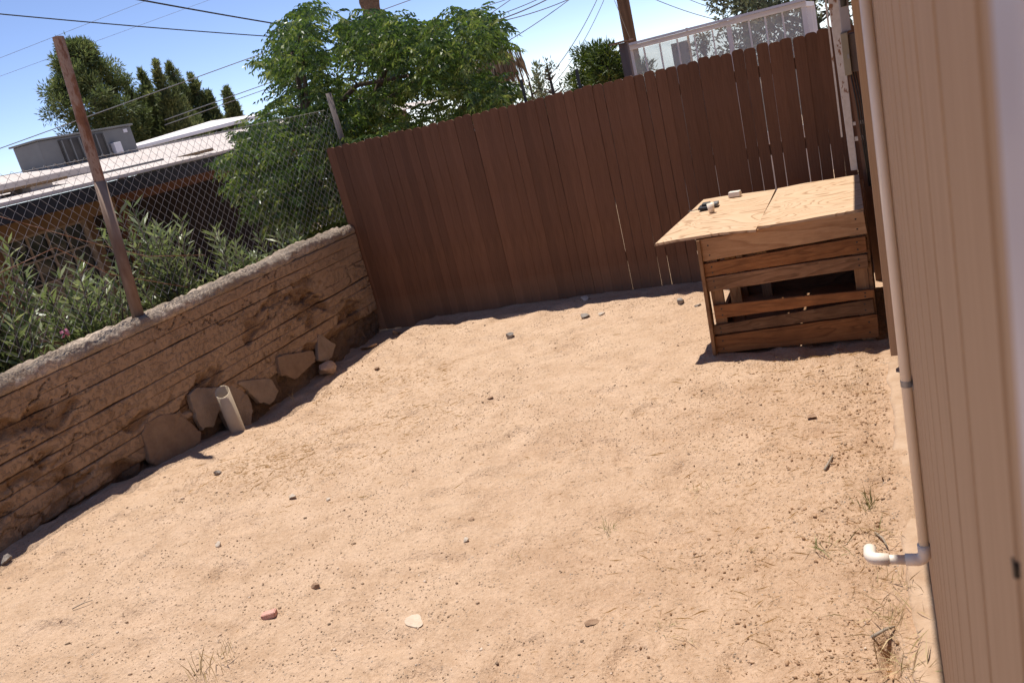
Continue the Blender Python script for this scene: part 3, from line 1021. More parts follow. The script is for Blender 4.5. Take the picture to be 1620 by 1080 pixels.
# raised roof pieces
MB().prism([(-9.6, 2.0, 2.24), (-9.6, 2.0, 2.33), (-12.3, 2.0, 2.60), (-12.3, 2.0, 2.50)], (0, 6.75, 0)).build('raised_roof', M['parapet'], nh, bevel=0.01)
MB().prism([(-12.22, 8.8, 2.44), (-12.22, 8.8, 2.52), (-15.5, 8.8, 2.58), (-15.5, 8.8, 2.44)], (0, 9.2, 0)).build('rear_roof', M['parapet'], nh)
MB().prism([(-12.6, 12.2, 2.525), (-15.2, 12.2, 2.55), (-15.2, 17.8, 2.95), (-12.6, 17.8, 2.72)], (0.0, 0, 0.03)).build('side_roof', M['roofwhite'], nh)
MB().prism([(-12.5, 12.0, 2.53), (-12.5, 12.0, 2.58), (-12.5, 17.8, 2.80), (-12.5, 17.8, 2.74)], (0.10, 0, 0)).build('flashing', M['white'], nh)
MB().box(-9.2, -8.75, 6.4, 7.5, 2.205, 2.235).build('roof_ledge', M['stucco'], nh, bevel=0.006)
MB().box(-9.15, -8.8, 7.0, 7.3, 2.15, 2.203).build('ledge_block', M['parapet'], nh)
MB().box(-9.1, -8.95, 8.2, 9.3, 2.15, 2.195).build('roof_vent', M['acgrey'], nh, bevel=0.006)
MB().box(-9.5, -8.3, 9.5, 9.58, 2.13, 2.17).build('roof_batten', M['stucco'], nh)

ac = thing('rooftop_cooler', 'grey metal rooftop cooling unit on the neighbouring flat roof', 'cooler', (-12.5, 10.9, 2.45))
MB().box(-12.6, -12.0, 9.98, 11.95, 2.46, 2.94).build('casing', M['acgrey'], ac, bevel=0.015)
MB().box(-12.64, -11.96, 9.94, 11.99, 2.942, 2.972).build('lid', M['acgrey'], ac, bevel=0.008)
MB().box(-11.998, -11.985, 10.35, 11.30, 2.50, 2.90).build('louvre_panel', M['acdark'], ac)
for i in range(6):
    yy = 10.38 + i * 0.176
    MB().box(-11.984, -11.955, yy, yy + 0.022, 2.51, 2.89).build('rib', M['acgrey'], ac)
MB().box(-11.998, -11.90, 11.36, 11.52, 2.50, 2.70).build('control_box', M['white'], ac, bevel=0.01)
MB().box(-11.998, -11.99, 11.75, 11.84, 2.84, 2.90).build('badge', M['white'], ac)


# ================================================================ FOLIAGE
def rand_unit(n):
    v = RNG.normal(size=(n, 3))
    return v / np.linalg.norm(v, axis=1, keepdims=True)


def norm(a):
    return a / np.maximum(np.linalg.norm(a, axis=-1, keepdims=True), 1e-9)


def blades(base, dirs, length, width, tint, droop=0.0, roll=None):
    """flat diamond leaves: base (n,3), dirs (n,3)"""
    n = len(base)
    r = rand_unit(n) if roll is None else roll
    side = norm(np.cross(dirs, r))
    nrm = np.cross(side, dirs)
    L = np.broadcast_to(length, (n,))[:, None]
    Wd = np.broadcast_to(width, (n,))[:, None]
    m_ = base + dirs * L * 0.45 + nrm * L * 0.04
    tip = base + dirs * L - np.array([0, 0, 1.0]) * (L * droop)
    V = np.stack([base, m_ + side * Wd / 2, tip, m_ - side * Wd / 2], 1).reshape(-1, 3)
    F = np.arange(n * 4).reshape(n, 4)
    return V, F, np.repeat(np.broadcast_to(tint, (n,)), 4)


def join(parts):
    Vs, Fs, Ts, o = [], [], [], 0
    for V, F, T in parts:
        Vs.append(V)
        Fs.append(F + o)
        Ts.append(T)
        o += len(V)
    return np.concatenate(Vs), np.concatenate(Fs), np.concatenate(Ts)


def crown(name, parts, mat, parent, kind=None):
    V, F, T = join(parts)
    return link(name, fast_mesh(name, V, F, T), mat, parent, kind=kind)


def compound_leaves(org, dirs, length, npair, lw, ll):
    """pinnate leaves: rachis along dirs bending down, leaflets in pairs"""
    n = len(org)
    side = norm(np.cross(dirs, np.array([0, 0, 1.0])) + RNG.normal(size=(n, 3)) * 0.25)
    tint0 = np.clip(RNG.normal(0.46, 0.30, n), 0, 1)
    parts = []
    for k in range(npair):
        t = (k + 0.7) / npair
        p = org + dirs * (length * t)[:, None] + np.array([0, 0, -1.0]) * (length * 0.42 * t * t)[:, None]
        tang = norm(dirs + np.array([0, 0, -0.84]) * t)
        for s in (-1, 1):
            d = norm(side * s * (0.9 - 0.3 * t) + tang * 0.55 + np.array([0, 0, -0.35]) + RNG.normal(size=(n, 3)) * 0.16)
            sc = (1.0 - 0.35 * abs(t - 0.45)) * RNG.uniform(0.8, 1.15, n)
            upv = norm(np.array([0, 0, 1.0]) + RNG.normal(size=(n, 3)) * 0.45)
            parts.append(blades(p, d, ll * sc, lw * sc, np.clip(tint0 + RNG.normal(0, 0.08, n), 0, 1), 0.12, np.cross(d, upv)))
    return join(parts)


def in_poly(p, poly):
    x, y = p
    c = False
    for i in range(len(poly)):
        (x0, y0), (x1, y1) = poly[i - 1], poly[i]
        if (y0 > y) != (y1 > y) and x < (x1 - x0) * (y - y0) / (y1 - y0) + x0:
            c = not c
    return c


def grow(root_pts, root_r, targets, name, mat, parent, n=6, jit=0.05):
    """branches from the limbs to every foliage clump, each hanging on its nearest node towards the trunk"""
    b = MB()
    nodes = []
    for pts, r0, r1 in root_pts:
        pts = [Vector(p) for p in pts]
        rr = np.linspace(r0, r1, len(pts))
        b.tube(pts, rr, 8)
        nodes += [(p, r) for p, r in zip(pts[1:], rr[1:])]
    base = Vector(root_pts[2][0][0])
    ts = sorted(targets, key=lambda q: (Vector(q) - base).length)
    for q in ts:
        q = Vector(q)
        best = min(nodes, key=lambda nd: (nd[0] - q).length + 0.25 * max(0, nd[0].z - q.z))
        p, r = best
        L = (q - p).length
        r0 = min(r * 0.7, 0.012 + 0.018 * L)
        m1 = p.lerp(q, 0.5) + Vector((random.uniform(-1, 1), random.uniform(-1, 1), random.uniform(0, 1.3))) * jit * (0.3 + L)
        b.tube([p, m1, q], [r0, r0 * 0.75, r0 * 0.45], 5)
        nodes += [(m1, r0 * 0.75), (q, r0 * 0.45)]
    return b.build(name, mat, parent, True)


# ---- the big leafy tree behind the fence corner
tree = thing('leafy_tree', 'large bright green tree with feathery drooping leaves behind the fence corner', 'tree', (-5.7, 8.5, -0.38))
poly = [(415, 80), (440, 40), (475, 14), (520, 20), (560, 25), (622, 26), (650, 40), (690, 44), (700, 22), (745, 12), (790, 40), (798, 82), (765, 100), (720, 112), (785, 128), (818, 150), (795, 172), (560, 232), (578, 350), (550, 372), (495, 385), (455, 370), (400, 345), (352, 262), (372, 205), (412, 168), (442, 135), (412, 110)]
clumps = []
rr = random.Random(3)
LIMB = [((478, 92), (487, 190)), ((530, 165), (565, 135)), ((565, 135), (640, 122))]


def seg_d(p, a, b):
    ax, ay, bx_, by = *a, *b
    t = max(0, min(1, ((p[0] - ax) * (bx_ - ax) + (p[1] - ay) * (by - ay)) / ((bx_ - ax) ** 2 + (by - ay) ** 2)))
    return math.hypot(p[0] - ax - t * (bx_ - ax), p[1] - ay - t * (by - ay))


while len(clumps) < 620:
    px, py = rr.uniform(345, 825), rr.uniform(10, 385)
    if not in_poly((px, py), poly):
        continue
    # airy gaps where the sky shows
    if math.hypot(px - 425, py - 150) < 18 or math.hypot(px - 525, py - 95) < 16 or math.hypot(px - 545, py - 105) < 12 or math.hypot(px - 512, py - 70) < 9:
        continue
    if float(vnoise(px / 33.0, py / 33.0, 2.0)) < -0.40 and py < 225:
        continue
    if px < 520 and py > 230:
        Y = rr.uniform(7.35, 8.7)
    elif py > 200:
        Y = rr.uniform(7.5, 9.0)
    else:
        Y = rr.uniform(7.7, 9.8)
    if Y < 8.5 and any(seg_d((px, py), *sg) < 13 for sg in LIMB):
        continue
    p = at(px, py, Y=Y)
    if any((p - q).length < 0.09 for q in clumps):
        continue
    clumps.append(p)
tip_n = 10
org, dr, ln = [], [], []
for c in clumps:
    for k in range(tip_n):
        a = rr.uniform(0, 2 * math.pi)
        e = rr.uniform(-0.25, 0.75)
        d = Vector((math.cos(a) * math.cos(e), math.sin(a) * math.cos(e), math.sin(e)))
        org.append(c - d * 0.02 + Vector((rr.gauss(0, .05), rr.gauss(0, .05), rr.gauss(0, .04))))
        dr.append(d)
        ln.append(rr.uniform(0.16, 0.33))
crown('crown', [compound_leaves(np.array(org), np.array(dr), np.array(ln), 6, 0.025, 0.07)], M['leaf'], tree)
L1a, L1b = at(490, 205, Y=8.2), at(478, 85, Y=8.15)
L2a, L2b, L2c = at(528, 172, Y=8.25), at(565, 135, Y=8.25), at(645, 120, Y=8.3)
limbs = [([(-5.6, 8.5, 1.1), tuple(L1a), tuple(L1a.lerp(L1b, 0.55)), tuple(L1b)], 0.045, 0.016),
         ([(-5.55, 8.45, 1.3), tuple(L2a), tuple(L2b), tuple(L2c)], 0.05, 0.016),
         ([(-5.7, 8.5, -0.4), (-5.72, 8.45, 0.4), (-5.6, 8.5, 1.1), (-5.55, 8.45, 1.7)], 0.11, 0.07),
         ([(-5.6, 8.5, 1.1), (-5.75, 8.3, 1.7), (-5.72, 8.25, 2.3), (-5.62, 8.2, 2.9)], 0.06, 0.022),
         ([(-5.55, 8.45, 1.7), (-5.0, 8.4, 2.1), (-4.5, 8.5, 2.25), (-3.9, 8.6, 2.35)], 0.05, 0.018),
         ([(-5.55, 8.45, 1.7), (-5.1, 8.7, 2.2), (-4.8, 8.8, 2.6), (-4.5, 8.8, 2.9)], 0.05, 0.018),
         ([(-5.72, 8.45, 0.5), (-6.2, 8.1, 1.0), (-6.6, 8.0, 1.5)], 0.05, 0.02)]
grow(limbs, 0.1, [tuple(c) for c in clumps[::3]], 'trunk', M['bark'], tree)

# ---- oleanders over the wall
def oleander(loc, h, spread, ns, lab, seed, flower=None):
    rs = random.Random(seed)
    t = thing('oleander_shrub', lab, 'shrub', loc, 'oleander shrubs over the wall')
    st = MB()
    B, D, L, T = [], [], [], []
    for k in range(ns):
        a = rs.uniform(0, 2 * math.pi)
        s = spread * math.sqrt(rs.random())
        hh = h * rs.uniform(0.68, 1.08) * (1 - 0.15 * (s / spread) ** 2)
        p0 = Vector(loc) + Vector((rs.uniform(-.08, .08), rs.uniform(-.08, .08), 0))
        p2 = Vector(loc) + Vector((math.cos(a) * s * 0.8, math.sin(a) * s, hh))
        p1 = p0.lerp(p2, 0.5) - Vector((math.cos(a), math.sin(a), 0)) * s * 0.16
        st.tube([p0, p1, p2], [0.012, 0.008, 0.004], 5)
        for j in range(17):
            t0 = 0.42 + 0.58 * j / 16
            q = (p0 * (1 - t0) + p1 * t0) * (1 - t0) + (p1 * (1 - t0) + p2 * t0) * t0
            ax = (p2 - p1).normalized()
            ph = rs.uniform(0, 6.28)
            for w in range(3):
                u = ax.orthogonal().normalized()
                v_ = ax.cross(u)
                an = ph + w * 2.09
                out = u * math.cos(an) + v_ * math.sin(an)
                d = (ax * rs.uniform(0.45, 1.0) + out * rs.uniform(0.5, 1.0) + Vector((0, 0, rs.uniform(-0.2, 0.15)))).normalized()
                B.append(q)
                D.append(d)
                L.append(rs.uniform(0.10, 0.165))
                T.append(min(1, max(0, rs.gauss(0.45 + 0.2 * (t0 - 0.7), 0.22))))
    st.build('stems', M['bark'], t, True)
    B, D, L, T = map(np.array, (B, D, L, T))
    crown('foliage', [blades(B, D, L, L * 0.18, T, 0.05)], M['oleander'], t)
    if flower:
        fb = MB()
        for k in range(9):
            a = k * 2.4
            c = Vector(flower) + Vector((0.012 * math.cos(a), 0.02 * math.cos(a * 1.3), 0.02 * math.sin(a)))
            d = Vector((1, 0.5 * math.cos(a), 0.5 * math.sin(a))).normalized()
            u = d.orthogonal().normalized() * 0.014
            w = d.cross(u)
            fb.add([c - u, c - w, c + u, c + w], [(0, 1, 2, 3)])
        fb.build('flower', M['flower'], t)
    return t


oleander((-5.75, 3.75, -0.38), 2.32, 0.45, 46, 'pale green oleander at the left picture edge below the dark window', 11)
oleander((-5.6, 3.1, -0.38), 1.85, 0.5, 50, 'lowest oleander cut by the left picture edge just over the wall', 16)
oleander((-5.7, 4.55, -0.38), 1.88, 0.48, 50, 'broad oleander with a pink flower left of the rusty post', 12, at(103, 527, X=-5.28))
oleander((-5.75, 5.5, -0.38), 2.12, 0.40, 38, 'tallest oleander rising directly behind the rusty post', 13)
oleander((-5.65, 6.15, -0.38), 1.68, 0.42, 28, 'thin low oleander in the porch shade right of the rusty post', 14)
oleander((-5.6, 7.0, -0.38), 1.60, 0.40, 26, 'oleander peeping over the wall below the leafy tree', 15)


# ---- conifers and other far trees
def conifer(name, lab, cat, base, height, radius, crown0, mat, count, size, shape='spire', group=None, seed=1, aspect=0.16, lobes=None):
    rs = np.random.default_rng(seed)
    drop = base[2] - float(gz(base[0], base[1])) + 0.05
    base, height, crown0 = (base[0], base[1], base[2] - drop), height + drop, crown0 + drop
    t = thing(name, lab, cat, base, group)
    b0 = Vector(base)
    b = MB()
    b.tube([b0, b0 + Vector((0.02, 0, height * 0.5)), b0 + Vector((0.0, 0.02, height * 0.97))], [radius * 0.16 + 0.05, radius * 0.1 + 0.03, 0.012], 8)
    C, SP = [], []
    nb = lobes or max(30, count // 70)
    for k in range(nb):
        if shape == 'spire':
            u = (k + rs.random()) / nb
            u = 1 - (1 - u) ** 0.62
            rmax = radius * (1 - u) ** 0.78 * (0.8 + 0.4 * rs.random())
            rr_ = rmax * rs.uniform(0.45, 1.0)
            sp = 0.16 * rmax + 0.035
        else:
            u = rs.random() ** 0.9
            rmax = radius * math.sqrt(max(0.08, 1 - (2 * u - 0.9) ** 2)) * (0.75 + 0.4 * rs.random())
            rr_ = rmax * (0.3 + 0.7 * math.sqrt(rs.random()))
            sp = radius * rs.uniform(0.10, 0.17)
        z = crown0 + (height - crown0) * u - (0.35 * sp if shape == 'spire' else 0)
        a = rs.uniform(0, 6.283)
        p = Vector((b0.x + rr_ * math.cos(a), b0.y + rr_ * math.sin(a), b0.z + z))
        q = Vector((b0.x, b0.y, b0.z + max(0.2, z - 0.45 * rr_)))
        b.tube([q, p], [0.018 + 0.010 * radius, 0.007], 4)
        C.append(tuple(p))
        SP.append(sp)
    b.build('trunk', M['bark'], t, True)
    C, SP = np.array(C), np.array(SP)
    per = max(8, count // len(C))
    ctr, spr = np.repeat(C, per, 0), np.repeat(SP, per)[:, None]
    off = rs.normal(size=ctr.shape)
    off = off / (1 + 0.28 * np.linalg.norm(off, axis=1, keepdims=True))
    org_ = ctr + off * spr * np.array([1.25, 1.25, 2.4 if shape == 'spire' else 1.0])
    dirs = norm(off * 0.9 + rs.normal(size=ctr.shape) * 0.5 + np.array([0, 0, 1.1 if shape == 'spire' else 0.35]))
    tint = np.clip(np.repeat(rs.normal(0.42, 0.2, len(C)), per) + rs.normal(0, 0.14, len(ctr)), 0, 1)
    crown('crown', [blades(org_, dirs, size * rs.uniform(0.6, 1.3, len(ctr)), size * aspect * 1.5, tint, 0.0)], mat, t)
    return t


pb_ = at(140, 200, X=-30)
conifer('pine_tree', 'dark rounded pine standing behind the rusty post and rooftop cooler', 'tree', (-30, 28.4, -0.6), 8.5, 1.75, 3.2, M['pine'], 46000, 0.20, 'round', seed=2, lobes=150)
for i, (px, py, r, lab) in enumerate([
        (203, 138, 1.15, 'leftmost short fuzzy conifer of the row beside the dark pine'),
        (220, 112, 1.0, 'second conifer spire counted from the dark pine'),
        (246, 99, 0.95, 'tall slim conifer spire immediately left of the tallest one in the row'),
        (267, 98, 1.1, 'tallest conifer spire, right of centre in the row'),
        (238, 145, 1.0, 'front low conifer in the middle of the row above the white roof'),
        (282, 150, 1.0, 'low yellowish conifer at the foot of the tall spires'),
        (302, 118, 0.95, 'separate conifer spire just right of the dense clump'),
        (328, 145, 0.8, 'small conifer next to the last spire of the row'),
        (357, 140, 0.62, 'lone rightmost conifer of the row beside the leafy tree')]):
    XX = -30 + 0.9 * (i % 3) - 0.6 * (i % 2)
    p = at(px, py, X=XX)
    conifer('conifer_spire', lab, 'tree', (p.x, p.y, -0.6), p.z + 0.6, r, 2.6, M['cypress'], 11000, 0.22, 'spire', 'row of conifers behind the neighbouring house', 20 + i, lobes=80)

conifer('small_pine', 'yellow-green bushy pine just above the fence left of the timber post', 'tree', (-4.05, 14.2, -0.3), 2.55, 0.62, 0.9, M['yellowpine'], 8000, 0.10, 'round', seed=41)
conifer('small_pine', 'lower bushy pine top touching the timber post above the fence', 'tree', (-3.62, 13.6, -0.3), 2.60, 0.42, 0.9, M['yellowpine'], 5000, 0.10, 'round', seed=42)
p = at(846, 104, Y=18)
conifer('slim_cypress', 'slim dark cypress tip above the fence beside the dark steel post', 'tree', (p.x, p.y, -0.3), p.z + 0.3, 0.26, 0.6, M['cypress'], 1500, 0.13, 'spire', seed=43)
p = at(866, 108, Y=12)
conifer('sparse_bush', 'sparse dusty bush above the fence right of the slim cypress', 'shrub', (p.x, p.y, -0.3), p.z + 0.35, 0.34, 1.2, M['greyleaf'], 420, 0.07, 'round', seed=44, aspect=0.22)
p = at(836, 128, Y=11.5)
conifer('sparse_bush', 'sparse dusty bush above the fence left of the slim cypress', 'shrub', (p.x, p.y, -0.3), p.z + 0.32, 0.26, 1.2, M['greyleaf'], 300, 0.07, 'round', seed=45, aspect=0.22)
conifer('dark_tree', 'dark dense tree behind the right end of the glass enclosure', 'tree', (-0.75, 17.2, -0.3), 4.2, 1.25, 0.6, M['greyleaf'], 9000, 0.15, 'round', seed=46, aspect=0.22)
conifer('olive_tree', 'airy grey-green tree rising above the middle of the glass enclosure', 'tree', (-2.0, 18.5, -0.3), 3.6, 0.75, 1.3, M['greyleaf'], 2600, 0.13, 'round', seed=47, aspect=0.22)
conifer('olive_tree', 'small pale tree seen through the glass enclosure', 'tree', (-2.05, 13.2, -0.3), 2.35, 0.34, 1.0, M['greyleaf'], 900, 0.08, 'round', seed=48, aspect=0.22)
conifer('small_pine', 'little green tree seen through the left panes of the enclosure', 'tree', (-2.85, 12.6, -0.3), 2.25, 0.26, 1.0, M['pine'], 1100, 0.09, 'round', seed=49)


# palms
def palm(lab, base, lean, h, r, seed, skirt=False):
    rs = np.random.default_rng(seed)
    drop = base[2] - float(gz(base[0], base[1])) + 0.1
    base, h = (base[0], base[1], base[2] - drop), h + drop
    t = thing('palm_tree', lab, 'palm', base)
    b0 = Vector(base)
    b = MB()
    zs = np.linspace(0, h, 46)
    b.tube([b0 + Vector((lean[0] * (z / h), lean[1] * (z / h), z)) for z in zs], [r * (1.12 if i % 2 else 0.96) * (1.1 - 0.15 * i / 46) for i in range(46)], 14)
    b.build('trunk', M['palmbark'], t, True)
    top_ = b0 + Vector((lean[0], lean[1], h))
    parts = []
    for k in range(26):
        a = k * 2.4
        e = 0.9 - 1.9 * k / 26
        d = np.array([math.cos(a) * math.cos(e), math.sin(a) * math.cos(e), math.sin(e)])
        st_ = np.array(top_) + d * 0.7
        m_ = 22
        dirs = norm(np.tile(d, (m_, 1)) + rs.normal(size=(m_, 3)) * 0.35 + np.array([0, 0, -0.25]))
        parts.append(blades(np.tile(st_, (m_, 1)), dirs, rs.uniform(0.6, 0.95, m_), 0.05, rs.uniform(0, 1, m_), 0.2))
    if not skirt:
        crown('fronds', parts, M['greenfrond'], t)
    if skirt:
        m_ = 520
        a = rs.uniform(0, 6.283, m_)
        rad = r * 1.2 + rs.uniform(0, 0.42, m_)
        org_ = np.stack([top_.x + rad * np.cos(a), top_.y + rad * np.sin(a), top_.z - rs.uniform(0.0, 0.35, m_)], -1)
        dirs = norm(np.stack([0.12 * np.cos(a), 0.12 * np.sin(a), -np.ones(m_)], -1) + rs.normal(size=(m_, 3)) * 0.08)
        crown('dead_skirt', [blades(org_, dirs, rs.uniform(0.35, 0.8, m_), 0.035, rs.uniform(0, 1, m_), 0)], M['frond'], t)
    return t


pt = at(587, 15, Y=26)
palm('thick palm trunk rising out of the top of the leafy tree', (pt.x - 0.1, pt.y, -0.3), (0.2, 0.0), 11.5, 0.30, 5)
pt = at(765, 70, Y=15)
palm('short palm with hanging dead fronds at the right side of the leafy tree', (pt.x, pt.y, -0.3), (0.05, 0), pt.z + 0.25, 0.14, 6, True)

# utility pole, timber post
up = thing('utility_pole', 'tall brown utility pole above the timber post behind the fence', 'utility pole', (-5.88, 25, -1.1))
MB().tube([(-5.88, 25, -1.2), (-5.88, 25, 5), (-5.9, 25, 9.5)], [0.19, 0.17, 0.14], 14).build('shaft', M['pole'], up, True)
MB().box(-6.9, -4.9, 24.8, 24.86, 9.0, 9.12).build('crossarm', M['pole'], up)
for xx in (-6.8, -6.3, -5.4, -5.0):
    MB().tube([(xx, 24.83, 9.121), (xx, 24.83, 9.26)], 0.035, 8).build('insulator', M['acgrey'], up, True)
tp = thing('timber_post', 'grey square timber post with flat rusty cap at the end of the enclosure', 'post', (-2.07, 8.5, 0))
MB().box(-2.115, -2.03, 8.46, 8.54, -0.3, 2.135).build('shaft', M['greypost'], tp, bevel=0.004)
MB().hexa([(-2.19, 8.40, 2.137), (-1.99, 8.40, 2.142), (-1.99, 8.60, 2.142), (-2.19, 8.60, 2.137), (-2.19, 8.40, 2.15), (-1.99, 8.40, 2.156), (-1.99, 8.60, 2.156), (-2.19, 8.60, 2.15)]).build('cap_plate', M['rust'], tp)

# glass enclosure
gh = thing('glass_enclosure', 'white framed glass enclosure standing beyond the brown fence', 'enclosure', (-1.4, 10, 0))
xs = [-2.37, -2.215, -2.03, -1.83, -1.635, -1.435, -1.255, -1.04, -0.87, -0.69, -0.47]
wd = [0.045, 0.012, 0.012, 0.012, 0.012, 0.010, 0.05, 0.016, 0.016, 0.016, 0.05]
GT = 2.10
for x, w in zip(xs, wd):
    MB().box(x - w / 2, x + w / 2, 9.98, 10.02, -0.1, GT - 0.042).build('mullion', M['gframe'], gh)
MB().box(-2.40, -0.44, 9.97, 10.03, GT - 0.04, GT + 0.012).build('top_rail', M['gframe'], gh, bevel=0.004)
MB().box(-2.40, -0.44, 9.86, 9.93, GT + 0.014, GT + 0.04).build('gutter', M['gframe'], gh)
MB().box(-2.40, -0.44, 9.90, 9.93, GT - 0.02, GT + 0.012).build('gutter', M['gframe'], gh)
MB().box(-2.36, -0.48, 9.985, 10.015, 0.8, 0.85).build('sill_rail', M['gframe'], gh)
for i in range(10):
    MB().box(xs[i] + wd[i] / 2 + 0.001, xs[i + 1] - wd[i + 1] / 2 - 0.001, 9.997, 10.003, 0.852, GT - 0.043).build('pane', M['glass'], gh)
    MB().box(xs[i] + wd[i] / 2 + 0.001, xs[i + 1] - wd[i + 1] / 2 - 0.001, 9.994, 10.006, -0.05, 0.798).build('kick_panel', M['gframe'], gh)
for y_ in (11.2, 12.4):
    MB().box(-0.495, -0.445, y_ - 0.02, y_ + 0.02, -0.1, GT - 0.042).build('mullion', M['gframe'], gh)
MB().box(-0.49, -0.45, 10.03, 12.42, GT - 0.04, GT + 0.012).build('side_rail', M['gframe'], gh)
bx = thing('metal_cabinet', 'tall grey metal cabinet seen through the glass enclosure', 'cabinet', (-2.25, 13, -0.3))
MB().box(-2.48, -2.26, 13.0, 13.2, -0.3, 2.03).build('box', M['acgrey'], bx)
MB().tube([(-2.235, 13.1, -0.3), (-2.235, 13.1, 2.2)], 0.018, 8).build('flue', M['rust'], bx, True)


# overhead cables
def cable(a, b_, sag, r, lab, mat='wire'):
    a, b_ = Vector(a), Vector(b_)
    n_ = 22
    pts = [a.lerp(b_, i / n_) - Vector((0, 0, sag * 4 * (i / n_) * (1 - i / n_))) for i in range(n_ + 1)]
    o = MB().tube(pts, r, 5).build('overhead_cable', M[mat], None, True)
    tag(o, lab, 'cable', 'overhead cables')


def ext(p, q, Y0, Y1, k0=0.0, k1=0.0):
    """line through two sighted points, carried on beyond both ends"""
    a, b_ = at(*p, Y=Y0), at(*q, Y=Y1)
    d = b_ - a
    return a - d * k0, b_ + d * k1


a, b_ = ext((0, 16), (440, 52), 11, 16, 0.5, 0.8)
cable(a, b_, 0.10, 0.011, 'black cable crossing the top left sky into the leafy tree')
a, b_ = ext((245, 0), (470, 40), 11, 14.5, 0.9, 0.8)
cable(a, b_, 0.05, 0.013, 'thick twisted service cable entering the leafy tree from the top edge')
a, b_ = ext((0, 235), (650, 0), 22, 34, 0.2, 0.3)
cable(a, b_, 0.0, 0.017, 'long grey cable running from above the cooler up behind the palm trunk', 'wirethin')
a, b_ = ext((0, 92), (235, 0), 26, 34, 0.3, 0.3)
cable(a, b_, 0.0, 0.008, 'upper of two faint thin cables above the dark pine', 'wirethin')
a, b_ = ext((0, 121), (310, 8), 26, 36, 0.3, 0.3)
cable(a, b_, 0.0, 0.007, 'lower of two faint thin cables above the dark pine', 'wirethin')
a, b_ = ext((368, 152), (430, 130), 24, 26, 1.5, 1.5)
cable(a, b_, 0.0, 0.014, 'upper short cable beside the lone rightmost conifer', 'wirethin')
a, b_ = ext((368, 160), (430, 138), 24, 26, 1.5, 1.5)
cable(a, b_, 0.0, 0.012, 'lower short cable beside the lone rightmost conifer', 'wirethin')
for p, q, s_, r, lab in [
        ((745, 18), (800, 0), 0, 0.010, 'leftmost thin cable above the right top of the leafy tree'),
        ((773, 24), (812, -3), 0, 0.012, 'second cable of the fan above the leafy tree'),
        ((778, 26), (848, -2), 0.05, 0.012, 'third cable of the fan above the leafy tree'),
        ((786, 30), (862, -3), 0.08, 0.017, 'thick twisted cable in the fan above the leafy tree'),
        ((788, 31), (888, -2), 0.12, 0.013, 'lowest cable of the fan above the leafy tree'),
        ((790, 70), (893, 0), 0.10, 0.012, 'single cable slanting down to the right side of the leafy tree'),
        ((876, 103), (938, -4), 0.25, 0.012, 'left one of two steep cables above the sparse bushes'),
        ((884, 112), (948, -4), 0.30, 0.010, 'right one of two steep cables above the sparse bushes'),
        ((970, -4), (990, 45), 0.0, 0.007, 'faint thin cable just left of the utility pole'),
        ((1045, 0), (1135, 27), 0.10, 0.009, 'sagging thin cable above the glass enclosure'),
        ((1090, -2), (1140, 14), 0.05, 0.008, 'short thin cable beside the dark tree at the top edge')]:
    a, b_ = ext(p, q, 22, 24, 0.25, 0.5)
    cable(a, b_, s_, r, lab, 'wirethin')

# ================================================================ WOODEN CRATE / KENNEL
kn = thing('wooden_kennel', 'low plank kennel with overhanging plywood top beside the house', 'kennel', (-0.56, 5.9, 0))
FY = 5.28


def front_plank(c, mat, y0=FY, th=0.024):
    P = [at(px, py, Y=y0) for px, py in c]          # tl, tr, br, bl
    tl, tr, br, bl = P
    b = MB()
    n_ = 7
    rs = random.Random(c[0][1])
    for j in range(n_):
        t = j / (n_ - 1)
        u, l = tl.lerp(tr, t), bl.lerp(br, t)
        w1, w2 = rs.uniform(-.0025, .0025), rs.uniform(-.0025, .0025)
        b.v += [(u.x, y0, u.z + w1), (u.x, y0 + th, u.z + w1), (l.x, y0 + th, l.z + w2), (l.x, y0, l.z + w2)]
    for j in range(n_ - 1):
        for q in range(4):
            a, c_ = j * 4 + q, j * 4 + (q + 1) % 4
            b.f.append((a, c_, c_ + 4, a + 4))
    e = (n_ - 1) * 4
    b.f += [(3, 2, 1, 0), (e, e + 1, e + 2, e + 3)]
    o = b.build('plank', mat, kn, False, 0.0025)
    ends = (tl.lerp(bl, 0.3), tl.lerp(bl, 0.75), tr.lerp(br, 0.3), tr.lerp(br, 0.75))
    for i, e_ in enumerate(ends):
        dx = 0.05 if i < 2 else -0.05
        MB().tube([(e_.x + dx, y0 - 0.0012, e_.z), (e_.x + dx, y0 + 0.004, e_.z)], 0.0055, 8).build('nail', M['nail'], o)
    return o


front_plank([(1105.5, 380), (1366, 334), (1372, 369), (1112, 414)], M['plankpale'])
front_plank([(1112.5, 418), (1369, 373.5), (1372, 399), (1116, 438)], M['plank'])
front_plank([(1116, 440), (1372, 401.5), (1374, 423.5), (1120, 461.5)], M['plankgrey'])
front_plank([(1128, 483.5), (1382.5, 458), (1383, 470.5), (1132, 505)], M['plank'], FY - 0.012)
front_plank([(1126.5, 516), (1381, 473), (1384, 494.5), (1130, 530)], M['plankgrey'])
front_plank([(1130.5, 532), (1388, 497), (1391, 533), (1134, 559)], M['plank'])
for x0 in (-1.03, -0.155):
    MB().box(x0, x0 + 0.075, FY + 0.026, FY + 0.064, 0.0, 0.795).build('corner_stud', M['stud'], kn)
for x0 in (-1.03, -0.155):
    MB().box(x0, x0 + 0.075, 6.36, 6.40, 0.0, 0.795).build('corner_stud', M['stud'], kn)
MB().box(-0.985, -0.91, 5.75, 5.79, 0.0, 0.79).build('inner_stud', M['stud'], kn)
MB().box(-0.84, -0.77, 6.30, 6.34, 0.0, 0.79).build('inner_stud', M['stud'], kn)
